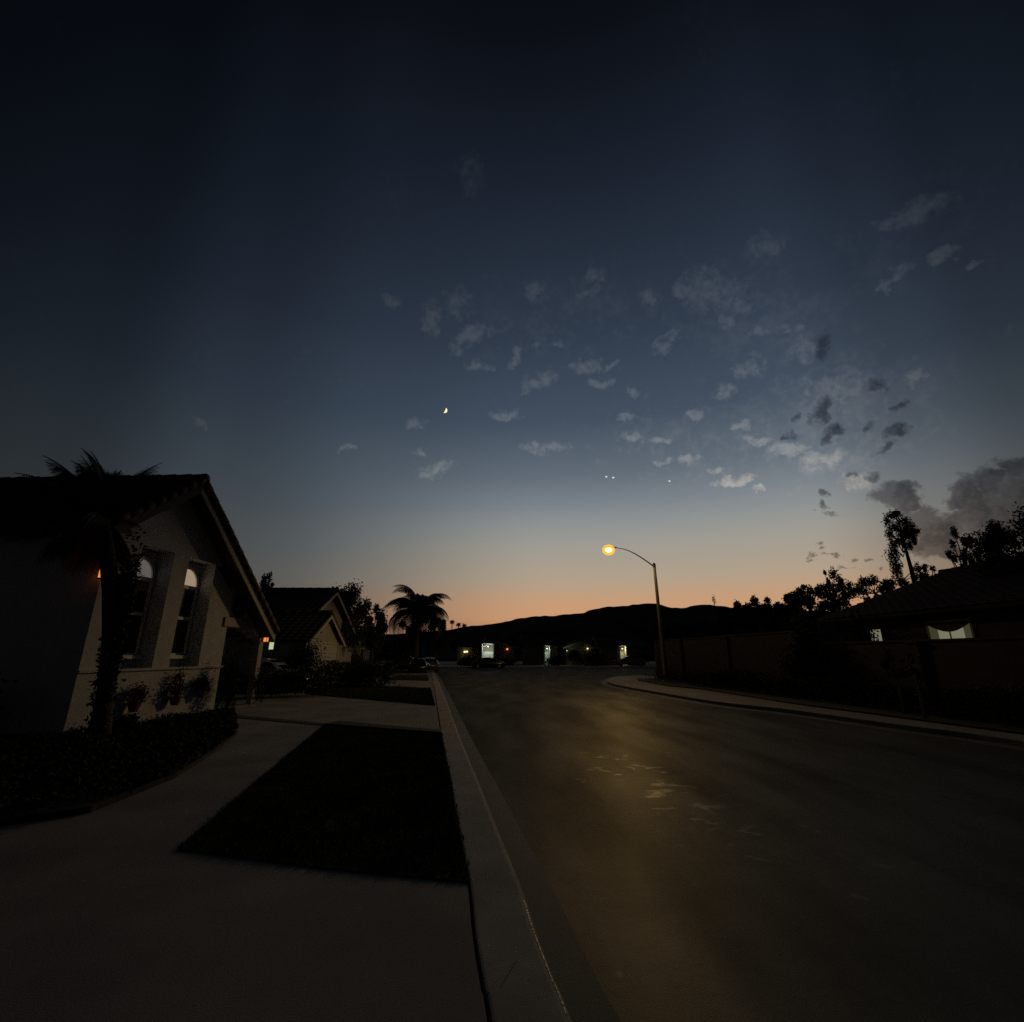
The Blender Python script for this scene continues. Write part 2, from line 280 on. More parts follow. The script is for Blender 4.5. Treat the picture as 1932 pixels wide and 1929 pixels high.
# ------------------------------------------------------------------ helpers
def tag(o, label=None, cat=None, group=None, kind=None):
    if label: o['label'] = label
    if cat: o['category'] = cat
    if group: o['group'] = group
    if kind: o['kind'] = kind
    return o
def thing(name, label, cat, loc=(0,0,0), rz=0., group=None):
    o = bpy.data.objects.new(name, None); COL.objects.link(o); o.location = loc; o.rotation_euler = (0,0,rz)
    return tag(o, label, cat, group)
class MB:
    def __init__(s): s.v = []; s.f = []
    def add(s, vs, fs):
        k = len(s.v); s.v += [tuple(x) for x in vs]; s.f += [tuple(i+k for i in f) for f in fs]; return s
    def box(s, x0, x1, y0, y1, z0, z1):
        return s.add([(x0,y0,z0),(x1,y0,z0),(x1,y1,z0),(x0,y1,z0),(x0,y0,z1),(x1,y0,z1),(x1,y1,z1),(x0,y1,z1)],
                     [(0,3,2,1),(4,5,6,7),(0,1,5,4),(1,2,6,5),(2,3,7,6),(3,0,4,7)])
    def prism(s, pts, z0, z1):                 # polygon in xy
        n = len(pts); A = sum(pts[i][0]*pts[(i+1)%n][1]-pts[(i+1)%n][0]*pts[i][1] for i in range(n))
        if A < 0: pts = pts[::-1]
        return s.add([(p[0],p[1],z0) for p in pts]+[(p[0],p[1],z1) for p in pts],
                     [tuple(range(n-1,-1,-1)), tuple(range(n,2*n))]+[(i,(i+1)%n,n+(i+1)%n,n+i) for i in range(n)])
    def prismx(s, pts, x0, x1):                # polygon in yz extruded in x
        n = len(pts); A = sum(pts[i][0]*pts[(i+1)%n][1]-pts[(i+1)%n][0]*pts[i][1] for i in range(n))
        if A < 0: pts = pts[::-1]
        return s.add([(x0,p[0],p[1]) for p in pts]+[(x1,p[0],p[1]) for p in pts],
                     [tuple(range(n-1,-1,-1)), tuple(range(n,2*n))]+[(i,(i+1)%n,n+(i+1)%n,n+i) for i in range(n)])
    def prismy(s, pts, y0, y1):                # polygon in xz extruded in y
        n = len(pts); A = sum(pts[i][0]*pts[(i+1)%n][1]-pts[(i+1)%n][0]*pts[i][1] for i in range(n))
        if A > 0: pts = pts[::-1]
        return s.add([(p[0],y0,p[1]) for p in pts]+[(p[0],y1,p[1]) for p in pts],
                     [tuple(range(n-1,-1,-1)), tuple(range(n,2*n))]+[(i,(i+1)%n,n+(i+1)%n,n+i) for i in range(n)])
    def tube(s, pts, rad, n=8, cap=True):
        pts = [Vector(p) for p in pts]; m = len(pts)
        if not hasattr(rad, '__len__'): rad = [rad]*m
        vs = []; ref = Vector((0.31,0.17,1)).normalized()
        for i, p in enumerate(pts):
            d = (pts[min(i+1,m-1)] - pts[max(i-1,0)]).normalized()
            r0 = ref if abs(d.dot(ref)) < .95 else Vector((1,0,0))
            a = d.cross(r0).normalized(); b = d.cross(a)
            vs += [p + (a*cos(2*pi*k/n) + b*sin(2*pi*k/n))*rad[i] for k in range(n)]
        fs = [(i*n+k, i*n+(k+1)%n, (i+1)*n+(k+1)%n, (i+1)*n+k) for i in range(m-1) for k in range(n)]
        if cap: fs += [tuple(range(n-1,-1,-1)), tuple(range((m-1)*n, m*n))]
        return s.add(vs, fs)
    def ball(s, c, rx, ry=None, rz=None, n=10, m=7):
        ry = ry or rx; rz = rz or rx; vs = []; fs = []
        for i in range(m+1):
            th = pi*i/m
            for k in range(n): vs.append((c[0]+rx*sin(th)*cos(2*pi*k/n), c[1]+ry*sin(th)*sin(2*pi*k/n), c[2]+rz*cos(th)))
        for i in range(m):
            for k in range(n): fs.append((i*n+k, (i+1)*n+k, (i+1)*n+(k+1)%n, i*n+(k+1)%n))
        return s.add(vs, fs)
    def build(s, name, m, parent=None, smooth=False, bevel=0):
        me = bpy.data.meshes.new(name); me.from_pydata(s.v, [], s.f); me.materials.append(m); me.update()
        o = bpy.data.objects.new(name, me); COL.objects.link(o)
        if parent is not None: o.parent = parent
        if smooth: me.polygons.foreach_set('use_smooth', [True]*len(me.polygons))
        if bevel:
            b = o.modifiers.new('bevel', 'BEVEL'); b.width = bevel; b.segments = 2; b.limit_method = 'ANGLE'
        return o
def npmesh(name, V, k, m, parent=None):        # V: (n*k,3) verts, k-gons
    V = np.asarray(V, dtype=np.float32).reshape(-1,3); n = len(V)//k
    me = bpy.data.meshes.new(name); me.vertices.add(len(V)); me.vertices.foreach_set('co', V.ravel())
    me.loops.add(n*k); me.loops.foreach_set('vertex_index', np.arange(n*k, dtype=np.int32))
    me.polygons.add(n); me.polygons.foreach_set('loop_start', np.arange(0, n*k, k, dtype=np.int32))
    try: me.polygons.foreach_set('loop_total', np.full(n, k, dtype=np.int32))
    except Exception: pass
    me.materials.append(m); me.update(calc_edges=True)
    o = bpy.data.objects.new(name, me); COL.objects.link(o)
    if parent is not None: o.parent = parent
    return o
def trunc(r, k):                               # points in a ball, denser towards its centre
    d = r.normal(size=(k,3)); d /= np.linalg.norm(d, axis=1, keepdims=True); return d*(r.uniform(0,1,(k,1))**.6)*1.5*np.where(r.uniform(0,1,(k,1))<.2, 1.35, 1.0)
def leaf_quads(P, size, rng, up=0.3):          # random leaf-shaped quads at points P
    n = len(P); d = rng.normal(size=(n,3)); d /= np.linalg.norm(d, axis=1, keepdims=True)
    e = rng.normal(size=(n,3)); e -= d*np.sum(d*e,1,keepdims=True); e /= np.linalg.norm(e,axis=1,keepdims=True)
    s = size*rng.uniform(.6,1.3,(n,1)); w = s*.5
    return np.stack([P-d*s*.5, P+e*w*.5, P+d*s*.5, P-e*w*.5], 1).reshape(-1,3)
def struct(o, kind='structure'): o['kind'] = kind; return o
def poly(pts, z=0.): return [gnd(x, y, z) for x, y in pts]
def inside(px, py, poly_):
    c = np.zeros(len(px), bool); n = len(poly_)
    for i in range(n):
        x1,y1 = poly_[i]; x2,y2 = poly_[(i+1)%n]
        if y1 == y2: continue
        c ^= ((y1 > py) != (y2 > py)) & (px < (x2-x1)*(py-y1)/(y2-y1)+x1)
    return c

# ------------------------------------------------------------------ ground, road, kerbs
ZR = -.13
struct(MB().add([(-3000,-400,-.16),(3000,-400,-.16),(3000,4000,-.16),(-3000,4000,-.16)],[(0,1,2,3)]).build('ground', MT['earth']))
# left kerb back line (lawn / kerb joint), from behind the camera to the junction
A = [(4.9,-30),(1.8,-10),(.60,-2),(.165,1.0)]
A += poly([(925,1929),(912,1865),(895,1760),(885,1668),(866,1570),(850,1480),(832,1385),(824,1330),(819,1300),(815,1280),(812,1268)])
A = [(float(x),float(y)) for x,y in A]
dirn = Vector((A[-1][0]-A[-3][0], A[-1][1]-A[-3][1])).normalized()
def offset(line, d):
    out = []
    for i,(x,y) in enumerate(line):
        a = line[max(i-1,0)]; b = line[min(i+1,len(line)-1)]
        t = Vector((b[0]-a[0], b[1]-a[1])).normalized(); out.append((x+t.y*d, y-t.x*d))
    return out
def smoothline(line, n=6):
    out = []
    for i in range(len(line)-1):
        p0 = line[max(i-1,0)]; p1 = line[i]; p2 = line[i+1]; p3 = line[min(i+2,len(line)-1)]
        for k in range(n):
            t = k/n
            out.append(tuple(.5*((2*p1[j])+(-p0[j]+p2[j])*t+(2*p0[j]-5*p1[j]+4*p2[j]-p3[j])*t*t+(-p0[j]+3*p1[j]-3*p2[j]+p3[j])*t**3) for j in (0,1)))
    out.append(line[-1]); return out
A = smoothline(A, 5)
def ribbon(line, prof, name, m, kind='structure'):   # prof: list of (offset,z)
    rows = [offset(line, d) for d,_ in prof]; n = len(line); vs = []; fs = []
    for (d,z), r in zip(prof, rows): vs += [(x,y,z) for x,y in r]
    for j in range(len(prof)-1):
        fs += [(j*n+i, (j+1)*n+i, (j+1)*n+i+1, j*n+i+1) for i in range(n-1)]
    b = MB(); b.add(vs, fs); o = b.build(name, m, smooth=False); struct(o, kind); return o
prof = [(0.0,-.12),(0.012,-.004),(.025,0.0),(.33,0.002),(.352,-.003),(.368,-.013),(.380,-.03),(.40,ZR+.022),(.402,ZR-.02)]
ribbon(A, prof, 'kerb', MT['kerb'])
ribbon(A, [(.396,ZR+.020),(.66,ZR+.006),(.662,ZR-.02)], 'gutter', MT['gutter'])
# steel strip added on the kerb edge for the small glints near the camera
nose = [p for p in A if 2.75 < p[1] < 3.9]
ribbon(nose, [(.354,-.0015),(.3585,-.003),(.363,-.0062)], 'kerb_glint_strip', MT['steel'])
Aoff = offset(A, .79)
# right block: walk front edge
RE = [(15.5,-30),(11.5,-5),(10.3,4.0)]
RE += poly([(1932,1412),(1700,1379),(1490,1348),(1361,1333),(1278,1319),(1217,1308),(1180,1301),(1158,1296),(1148,1292)], ZR)
tip = [gnd(1146,1289,ZR), gnd(1152,1284,ZR), gnd(1163,1280.5,ZR), gnd(1202,1278.5,ZR)]
last = tip[-1]
RE = smoothline([(float(x),float(y)) for x,y in RE+tip], 4) + [(last[0]+6,last[1]+.8),(last[0]+60,last[1]+2)]
farY = 70.0
road = [(x,y) for x,y in Aoff] + [(Aoff[-1][0]-1.2,farY+.5),(-90,farY+3),(-90,farY-4)]
# road: one wide sheet; the blocks stand on it as raised kerbed slabs
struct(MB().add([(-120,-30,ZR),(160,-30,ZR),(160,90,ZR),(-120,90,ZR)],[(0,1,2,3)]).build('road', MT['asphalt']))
# left block slab (concrete level) west of kerb line
endL = A[-1]
Lback = [(endL[0]-2.5,endL[1]+1.5),(endL[0]-70,endL[1]+1.5),(-90,-30)]
slab = [(x-.014,y) for x,y in A] + Lback
struct(MB().prism(slab, -.155, 0.0).build('driveway', MT['concrete']))
# right block slab
rs = [(x,y) for x,y in RE] + [(last[0]+60,-30)]
struct(MB().prism(rs, -.155, 0.0).build('sidewalk', MT['walk'], bevel=.02))
REg = [p for p in RE]
ribbon(REg[::-1], [(.002,ZR+.02),(.42,ZR+.005)], 'gutter', MT['gutter'])
# far block beyond the junction
struct(MB().prism([(-90,farY+2),(-20,farY+.5),(120,farY-.5),(120,130),(-90,130)], -.155, 0.05).build('sidewalk', MT['walk']))

def lawn(name, pix, h=.014, m='turf', pts=None, kind='structure'):
    P = pts or poly(pix); o = MB().prism(P, .004, h).build(name, MT[m]); struct(o); return P
rng = np.random.default_rng(5)
def grass(P, density, hmin=.02, hmax=.045, z=.012, name='grass', label='', m='grass', w=.006):
    P = [(float(x),float(y)) for x,y in P]; xs = [p[0] for p in P]; ys = [p[1] for p in P]
    area = (max(xs)-min(xs))*(max(ys)-min(ys)); n = int(area*density)
    x = rng.uniform(min(xs),max(xs),n); y = rng.uniform(min(ys),max(ys),n); k = inside(x,y,P); x = x[k]; y = y[k]; n = len(x)
    x = x + rng.normal(0,.018,n); y = y + rng.normal(0,.018,n)
    dens = .5+.5*np.sin(x*4.1+np.sin(y*3))*np.cos(y*3.3+np.sin(x*2.2)); a = rng.uniform(0,2*pi,n); h = rng.uniform(hmin,hmax,n)*(.6+.6*dens); lean = rng.normal(0,.35,(n,2))*h[:,None]
    b = np.stack([x,y,np.full(n,z)],1); dx = np.stack([np.cos(a)*w,np.sin(a)*w,np.zeros(n)],1)
    tip_ = b + np.stack([lean[:,0],lean[:,1],h],1)
    o = npmesh(name, np.stack([b-dx,b+dx,tip_],1).reshape(-1,3), 3, MT[m]); tag(o, label, 'grass', kind='stuff'); return o
P1 = lawn('lawn', [(335,1605),(600,1640),(885,1668),(866,1570),(850,1480),(833,1388),(720,1382),(612,1371),(470,1490)])
grass(P1, 5200, label='short dark grass of the near front lawn between walk and kerb')
P1b = lawn('soil', [(612,1370.5),(833,1387.5),(832,1383),(640,1365)], .05, 'mulch')
P2 = lawn('lawn', [(575,1311),(820,1333),(812,1301),(640,1293)])
grass(P2, 900, .05,.09, label='short grass of the small lawn past the second driveway', w=.012)
P3 = lawn('lawn', [(640,1290),(700,1283),(722,1292),(720,1294)])
P3 = lawn('lawn', [(735,1284),(808,1286),(806,1276),(750,1276)])
grass(P3, 300, .05,.1, label='narrow far lawn strip beside the kerb before the parked cars', w=.02)
P4 = lawn('lawn', [(560,1273),(805,1272),(804,1266),(560,1266)])
# brick band crossing the walk
struct(MB().prism(poly([(445,1356),(612,1371),(614,1367),(447,1351)]), .004, .014).build('path', MT['mulch']))
# flower bed at the near house
BED = poly([(-500,1420),(0,1395),(130,1395),(200,1385),(395,1350),(440,1345),(447,1388),(400,1425),(330,1470),(170,1535),(0,1560),(-500,1640)])
lawn('flower_bed', None, .06, 'mulch', pts=BED)
# right hand planting bed
RB = poly([(1202,1282.5),(1205,1286),(1258,1296),(1320,1302),(1490,1329),(1700,1357),(1932,1388),(2400,1450)]); RB += [(40,4),(40,40),(gnd(1202,1282)[0]+4,gnd(1202,1282)[1]+1)]
lawn('soil', None, .05, 'soil', pts=RB)

# ------------------------------------------------------------------ hills
ridge_px = [(-700,1215),(300,1212),(640,1203),(700,1199),(760,1197),(810,1192),(845,1190),(880,1183),(915,1180),(950,1175),(975,1169),(1005,1164),(1030,1163),
 (1045,1164),(1060,1161),(1090,1159),(1100,1158),(1110,1153),(1140,1147),(1150,1145),(1162,1146),(1180,1144),(1200,1142),(1215,1140),(1240,1140),(1262,1147),
 (1290,1149),(1315,1143),(1340,1142),(1365,1145),(1385,1149),(1420,1146),(1480,1150),(1600,1158),(1800,1165),(2600,1180)]
def hills():
    nx, ny = 360, 26; vs = []; rr = np.random.default_rng(3)
    xs = np.linspace(-700, 2600, nx)
    ry = np.interp(xs, [p[0] for p in ridge_px], [p[1] for p in ridge_px])
    ry = ry + .45*np.sin(xs*.23)+.35*np.sin(xs*.61+1)+rr.normal(0,.35,nx)
    for j in range(ny):
        f = j/(ny-1)
        for i in range(nx):
            Yr = 900 + 120*sin(xs[i]*.004)
            top = dep(xs[i], ry[i], Yr)
            Y = 220 + (Yr-220)*f if j < ny-1 else Yr
            bx = top.x*(Y/Yr); h = (top.z)*(f**1.25)
            g = sin(xs[i]*.035+f*3)*sin(xs[i]*.011+f*2)*14*f*(1-f)*2 + rr.normal(0,1.6)*f*(1-f)*4
            vs.append((bx, Y, -1.0 + (h+1.0) + (g if f < .999 else 0)))
    for i in range(nx): vs.append((vs[(ny-1)*nx+i][0]*1.5, vs[(ny-1)*nx+i][1]*1.5, -2))
    fs = [(j*nx+i, j*nx+i+1, (j+1)*nx+i+1, (j+1)*nx+i) for j in range(ny) for i in range(nx-1)]
    struct(MB().add(vs, fs).build('hills', MT['hill'], smooth=True))
hills()

# ------------------------------------------------------------------ vegetation builders
def make_tree(name, label, cat, base, H, crown, seed, group=None, leaf=.3, n=2500, mat_leaf='leaf', trunk_r=.14, clusters=16, lean=(0,0), bark='bark', spread=.28, flat=1.0):
    """crown = (cz, rx, rz) centre height and radii"""
    r = np.random.default_rng(seed); t = thing(name, label, cat, base, 0, group)
    cz, rx, rz = crown; b = MB()
    top = Vector((lean[0], lean[1], cz - rz*.1))
    mid = [Vector((top.x*f+r.normal(0,.04)*H*.2*f*(1-f)*2, top.y*f, top.z*f)) for f in (0,.25,.5,.75,1)]
    b.tube(mid, [trunk_r*(1.25-.8*f) for f in (0,.25,.5,.75,1)], 7)
    C = []
    for k in range(clusters):
        d = r.normal(size=3); d /= np.linalg.norm(d); q = r.uniform(.35,1)**.6
        c = Vector((top.x + d[0]*rx*q, top.y + d[1]*rx*q, cz + d[2]*rz*q)); C.append((c, r.uniform(.6,1.25)))
        s = mid[int(r.integers(2,5))]; m_ = (s+c)/2 + Vector((0,0,-.06*rx))
        b.tube([s, m_, c], [trunk_r*.38, trunk_r*.22, trunk_r*.08], 5)
    b.build('trunk', MT[bark], t)
    P = []
    for c, s in C:
        k = int(n/clusters*s); g = trunc(r, k)*np.array([rx,rx,rz*flat])*spread*s*.75
        P.append(g + np.array(c))
    P = np.concatenate(P)
    npmesh('crown', leaf_quads(P, leaf, r), 4, MT[mat_leaf], t)
    return t
def tree_px(px, ytop, ybot, hw, Y, seed, label, name='tree', cat='tree', group=None, base=0., **k):
    s = Y/ray(px,(ytop+ybot)/2)[1]
    top = dep(px,ytop,Y).z; bot = dep(px,ybot,Y).z; c = dep(px,(ytop+ybot)/2,Y)
    k.setdefault('leaf', max(.12, s*4.8))
    rz = (top-bot)/2
    return make_tree(name, label, cat, (c.x,Y,base), top-base, ((top+bot)/2-base, hw*s*.95, rz*.92), seed, group, trunk_r=k.pop('trunk_r', max(.06,(top-base)*.02)), **k)
def frond(b, P0, az, el, L, droop, w, n=16, m_lf=2, lw=.085):
    """one arching pinnate frond added to point list"""
    pts = []; p = Vector(P0); a = el; st = L/n
    for i in range(n+1):
        pts.append(p.copy()); p = p + Vector((cos(az)*cos(a), sin(az)*cos(a), sin(a)))*st; a -= droop/n*(0.4+1.2*i/n)
    quads = []
    side = Vector((-sin(az), cos(az), 0))
    for i in range(1, n+1):
        f = i/n; ll = w*(sin(pi*min(1,.12+f*.88))**.6)
        d = (pts[i]-pts[i-1]).normalized()
        for sub in range(m_lf):
            q0 = pts[i-1].lerp(pts[i], sub/m_lf)
            for s in (-1,1):
                tipv = q0 + side*s*ll*.75 + d*ll*.45 + Vector((0,0,-ll*.45))
                wd = d*ll*lw
                quads += [q0-wd, q0+wd, tipv+wd*.3, tipv-wd*.3]
    rad = MB(); rad.tube(pts, [w*.05*(1-.8*i/n)+.004 for i in range(n+1)], 4)
    b.add(rad.v, rad.f)
    return quads
def palm(name, label, base, H, L, seed, nf=18, w=.5, trunk_r=.14, up=(.1,1.2), droop=1.9, group=None, cat='palm tree', lean=0., leany=0., m_lf=2, segs=16, lw=.085, keep=0):
    r = random.Random(seed); t = thing(name, label, cat, base, 0, group)
    b = MB(); npt = 9
    pts = [Vector((lean*(i/npt)**2, leany*(i/npt)**2, H*i/npt)) for i in range(npt+1)]
    b.tube(pts, [trunk_r*(1.3 if i==0 else 1.0-.2*i/npt+.04*(i%2)) for i in range(npt+1)], 9); b.build('trunk', MT['bark'], t, True)
    cb = MB(); Q = []
    for k in range(nf):
        az = 2*pi*k/nf*2.618 + r.uniform(-.2,.2); el = up[0]+(up[1]-up[0])*((k+.5)/nf) + r.uniform(-.1,.1)
        if keep and el < keep and cos(az) > .1 and sin(az) > -.75: continue
        Q += frond(cb, pts[-1]+Vector((0,0,r.uniform(-.1,.1)*L*.2)), az, el, L*r.uniform(.8,1.1), droop*r.uniform(.8,1.15), w, segs, m_lf, lw)
    k0 = len(cb.v); cb.add(Q, [(i,i+1,i+2,i+3) for i in range(0,len(Q),4)])
    cb.build('crown', MT['frond'], t); return t
def shrub(name, label, c, rx, ry, h, seed, n=900, leaf=.07, m='leaf', cat='shrub', group=None, stems=5, clus=14, rz=0):
    r = np.random.default_rng(seed); t = thing(name, label, cat, (c[0],c[1],c[2] if len(c)>2 else .03), rz, group)
    b = MB(); P = []
    for k in range(stems):
        a = r.uniform(0,2*pi); b.tube([(0,0,0),(cos(a)*rx*.3,sin(a)*ry*.3,h*.45),(cos(a)*rx*.55,sin(a)*ry*.55,h*.75)], [.018,.012,.006], 5)
    b.build('stem', MT['bark'], t)
    for k in range(clus):
        a = r.uniform(0,2*pi); q = r.uniform(.1,.8); z = h*r.uniform(.22,.85)
        P.append(r.normal(size=(n//clus,3))*np.array([rx,ry,h*.55])*.24+np.array([cos(a)*rx*q,sin(a)*ry*q,z]))
    P = np.concatenate(P); P[:,2] = np.abs(P[:,2])+.01
    npmesh('foliage', leaf_quads(P, leaf, r), 4, MT[m], t); return t

# ------------------------------------------------------------------ street lamp
def batwing(ld):
    # road lantern optics: throws along the street, cut off near the horizontal, shielded on the house side
    ld.use_nodes = True; nt = ld.node_tree; L = nt.links; e = nt.nodes['Emission']
    tc_ = nt.nodes.new('ShaderNodeTexCoord'); sp = nt.nodes.new('ShaderNodeSeparateXYZ'); L.new(tc_.outputs['Normal'], sp.inputs[0])
    def m(op, a, b=None):
        n = nt.nodes.new('ShaderNodeMath'); n.operation = op
        for i, x in enumerate((a, b)):
            if x is None: continue
            if isinstance(x, (int, float)): n.inputs[i].default_value = x
            else: L.new(x, n.inputs[i])
        return n.outputs[0]
    def sm(v, a, b, lo, hi):
        n = nt.nodes.new('ShaderNodeMapRange'); n.interpolation_type = 'SMOOTHSTEP'; L.new(v, n.inputs[0])
        for i, x in enumerate((a, b, lo, hi)): n.inputs[i+1].default_value = x
        return n.outputs[0]
    c = m('MAXIMUM', m('ABSOLUTE', sp.outputs[2]), .05)
    f = m('MINIMUM', m('DIVIDE', .20, m('POWER', c, 1.5)), 1.0)
    f = m('MULTIPLY', f, sm(c, .10, .24, 0, 1))
    f = m('MULTIPLY', f, sm(sp.outputs[0], .05, .55, 1, .22))
    L.new(f, e.inputs['Strength'])
def street_lamp(name, label, base, top, head, lit_mat='e_sodium', power=0, group=None, scale=1.):
    bx,by,bz = base; t = thing(name, label, 'street lamp', base, 0, group)
    H = top[2]-bz; tx = top[0]-bx
    b = MB().box(-.23,.23,-.23,.23,-.02,.06); b.build('base', MT['polecon'], t, bevel=.02)
    b = MB(); b.tube([(0,0,.06),(0,0,.5),(tx*.5,0,H*.5),(tx,0,H)], [.15*scale,.14*scale,.115*scale,.09*scale], 14); b.build('pole', MT['polecon'], t, True)
    b = MB(); b.ball((tx,0,H+.01), .10*scale,.10*scale,.09*scale); b.tube([(tx,0,H-.22),(tx,0,H-.02)], .105*scale, 12); b.build('cap', MT['alum'], t, True)
    hx,hy,hz = head[0]-bx, head[1]-by, head[2]-bz
    b = MB(); P = []
    for i in range(15):
        f = i/14; P.append((tx-.06 + (hx+.42-tx+.06)*f, hy*f, H-.12 + (hz+.06-H+.12)*sin(f*pi/2)**1.0*(1.0)))
    b.tube(P, [.045-.018*i/14 for i in range(15)], 8)
    b.build('arm', MT['alum'], t, True)
    L = thing('luminaire', None, None, (hx,hy,hz)); L.parent = t; del_keys = [k for k in ('label','category') if k in L.keys()]
    for k in del_keys: del L[k]
    hb = MB(); rows = []
    stn = [(-.42,.05,.03),(-.36,.12,.07),(-.15,.17,.10),(.12,.15,.10),(.36,.09,.07),(.48,.04,.045)]
    n = 12; vs = []
    for (x,w,h) in stn: vs += [(x, w*cos(2*pi*k/n), .07+h*(sin(2*pi*k/n) if sin(2*pi*k/n)>0 else .3*sin(2*pi*k/n))) for k in range(n)]
    fs = [(i*n+k,i*n+(k+1)%n,(i+1)*n+(k+1)%n,(i+1)*n+k) for i in range(len(stn)-1) for k in range(n)] + [tuple(range(n-1,-1,-1)), tuple(range((len(stn)-1)*n,len(stn)*n))]
    hb.add(vs, fs); hb.build('housing', MT['alum'], L, True)
    gb = MB().ball((-.1,0,-.05), .24*scale,.17*scale,.17*scale, 16, 10); gb.build('lens', MT[lit_mat], L, True)
    if power: MB().ball((-.1,0,-.07), .42,.38,.36, 18, 12).build('halo_shell', MT['amber'], L, True)  # glowing shell added round the lens as its yellow halo
    if power:
        ld = bpy.data.lights.new('lamp_light', 'POINT'); ld.energy = power; ld.color = (1.0,.64,.22); ld.shadow_soft_size = .18; batwing(ld)
        lo = bpy.data.objects.new('lamp_light', ld); COL.objects.link(lo); lo.parent = L; lo.location = (-.1,0,-.36)
    return t
PB = gnd(1257,1288)
top = dep(1234,1066,PB[1]); head = dep(1151,1037,PB[1]-.4)
street_lamp('street_lamp', 'tall concrete street lamp with a curved arm and glowing yellow head', (PB[0],PB[1],.05), top, head, power=3100)
fp = dep(1027,1196,93); fh = dep(1020,1197,93)
street_lamp('street_lamp', 'tiny far street lamp glowing in front of the dark hillside', (fp.x,93,-.1), (fp.x,93,fp.z-.7), (fh.x,93,fh.z), 'e_yellow', scale=1.1)
bpy.data.objects['street_lamp.001'].name = 'street_lamp.001'

# ------------------------------------------------------------------ house builder pieces
def tiles(b, p0, ev, sv, amp=.035, per=.27, course=.36, thick=.05, ns=6):
    """tiled slope: p0 lower corner, ev along eave, sv up the slope"""
    p0, ev, sv = Vector(p0), Vector(ev), Vector(sv); nrm = ev.cross(sv).normalized()
    if nrm.z < 0: nrm = -nrm
    ne = max(2, int(ev.length/per)*ns); nc = max(1, int(sv.length/course)); vs = []; fs = []
    rows = []
    for c in range(nc):
        rows += [(c/nc, thick), ((c+1)/nc, thick*.25)]
    for (f, h) in rows:
        for i in range(ne+1):
            ph = i/ns*2*pi; vs.append(p0 + ev*(i/ne) + sv*f + nrm*(h + amp*(.5+.5*cos(ph))))
    w = ne+1
    for j in range(len(rows)-1): fs += [(j*w+i, j*w+i+1, (j+1)*w+i+1, (j+1)*w+i) for i in range(ne)]
    b.add(vs, fs)
    q = [p0, p0+ev, p0+ev+sv, p0+sv]; d = nrm*.10
    b.add([x-d for x in q]+[x+nrm*.01 for x in q], [(0,1,2,3),(7,6,5,4),(0,4,5,1),(1,5,6,2),(2,6,7,3),(3,7,4,0)])
def caps(b, a, c, r=.11, step=.38):            # half-round ridge or rake tiles
    a, c = Vector(a), Vector(c); n = max(1,int((c-a).length/step))
    for i in range(n):
        p = a.lerp(c, i/n); q = a.lerp(c, (i+1.12)/n)
        b.tube([p, q], [r*1.12, r*.9], 9)
def window(parent, x, y0, z0, w, h, pane='glass', frame='white', mull=1, rails=1, name='window'):
    """window on a wall at local x, facing +x"""
    b = MB(); t = .07
    b.box(x+.002,x+.05,y0,y0+w,z0,z0+t).box(x+.002,x+.05,y0,y0+w,z0+h-t,z0+h).box(x+.002,x+.05,y0,y0+t,z0+t,z0+h-t).box(x+.002,x+.05,y0+w-t,y0+w,z0+t,z0+h-t)
    for k in range(1,mull+1): yy = y0+w*k/(mull+1); b.box(x+.004,x+.04,yy-.02,yy+.02,z0+t,z0+h-t)
    f = b.build(name, MT[frame], parent)
    MB().box(x+.002,x+.02,y0+t,y0+w-t,z0+t,z0+h-t).build('pane', MT[pane], f)
    s = MB().box(x+.003,x+.12,y0-.06,y0+w+.06,z0-.07,z0-.002).build('sill', MT[frame], f)
    return f
def wall_light(parent_loc, rz, label, group=None, lit='e_orange', scale=1., name='wall_lantern'):
    t = thing(name, label, 'lantern', parent_loc, rz, group); s = scale
    MB().box(0,.02*s,-.06*s,.06*s,-.14*s,.16*s).build('back_plate', MT['iron'], t)
    b = MB(); b.tube([(.02*s,0,.10*s),(.10*s,0,.17*s),(.15*s,0,.15*s)], .012*s, 6)
    b.add([(.06*s,-.09*s,.10*s),(.24*s,-.09*s,.10*s),(.24*s,.09*s,.10*s),(.06*s,.09*s,.10*s),(.15*s,0,.19*s)],[(3,2,1,0),(0,1,4),(1,2,4),(2,3,4),(3,0,4)])
    for (x,y) in ((.085,-.065),(.215,-.065),(.215,.065),(.085,.065)): b.tube([(x*s,y*s,-.14*s),(x*s,y*s,.10*s)], .009*s, 4)
    b.box(.07*s,.23*s,-.08*s,.08*s,-.165*s,-.14*s)
    b.build('frame', MT['iron'], t)
    MB().box(.09*s,.21*s,-.06*s,.06*s,-.138*s,.098*s).build('glass', MT[lit], t)
    return t

# ------------------------------------------------------------------ near house (left)
HX, HY, HR = -8.75, 10.25, R(-2.5)
H1 = thing('house', 'cream stucco house at the left with tall arched windows under a tiled gable', 'house', (HX,HY,0), HR)
def h1(x,y,z=0): return Matrix.Translation((HX,HY,0)) @ Matrix.Rotation(HR,4,'Z') @ Vector((x,y,z))
yr, zr, kp = 1.75, 6.02, .775                        # ridge place, height, pitch
def zroof(y): return zr - .16 - abs(y-yr)*kp
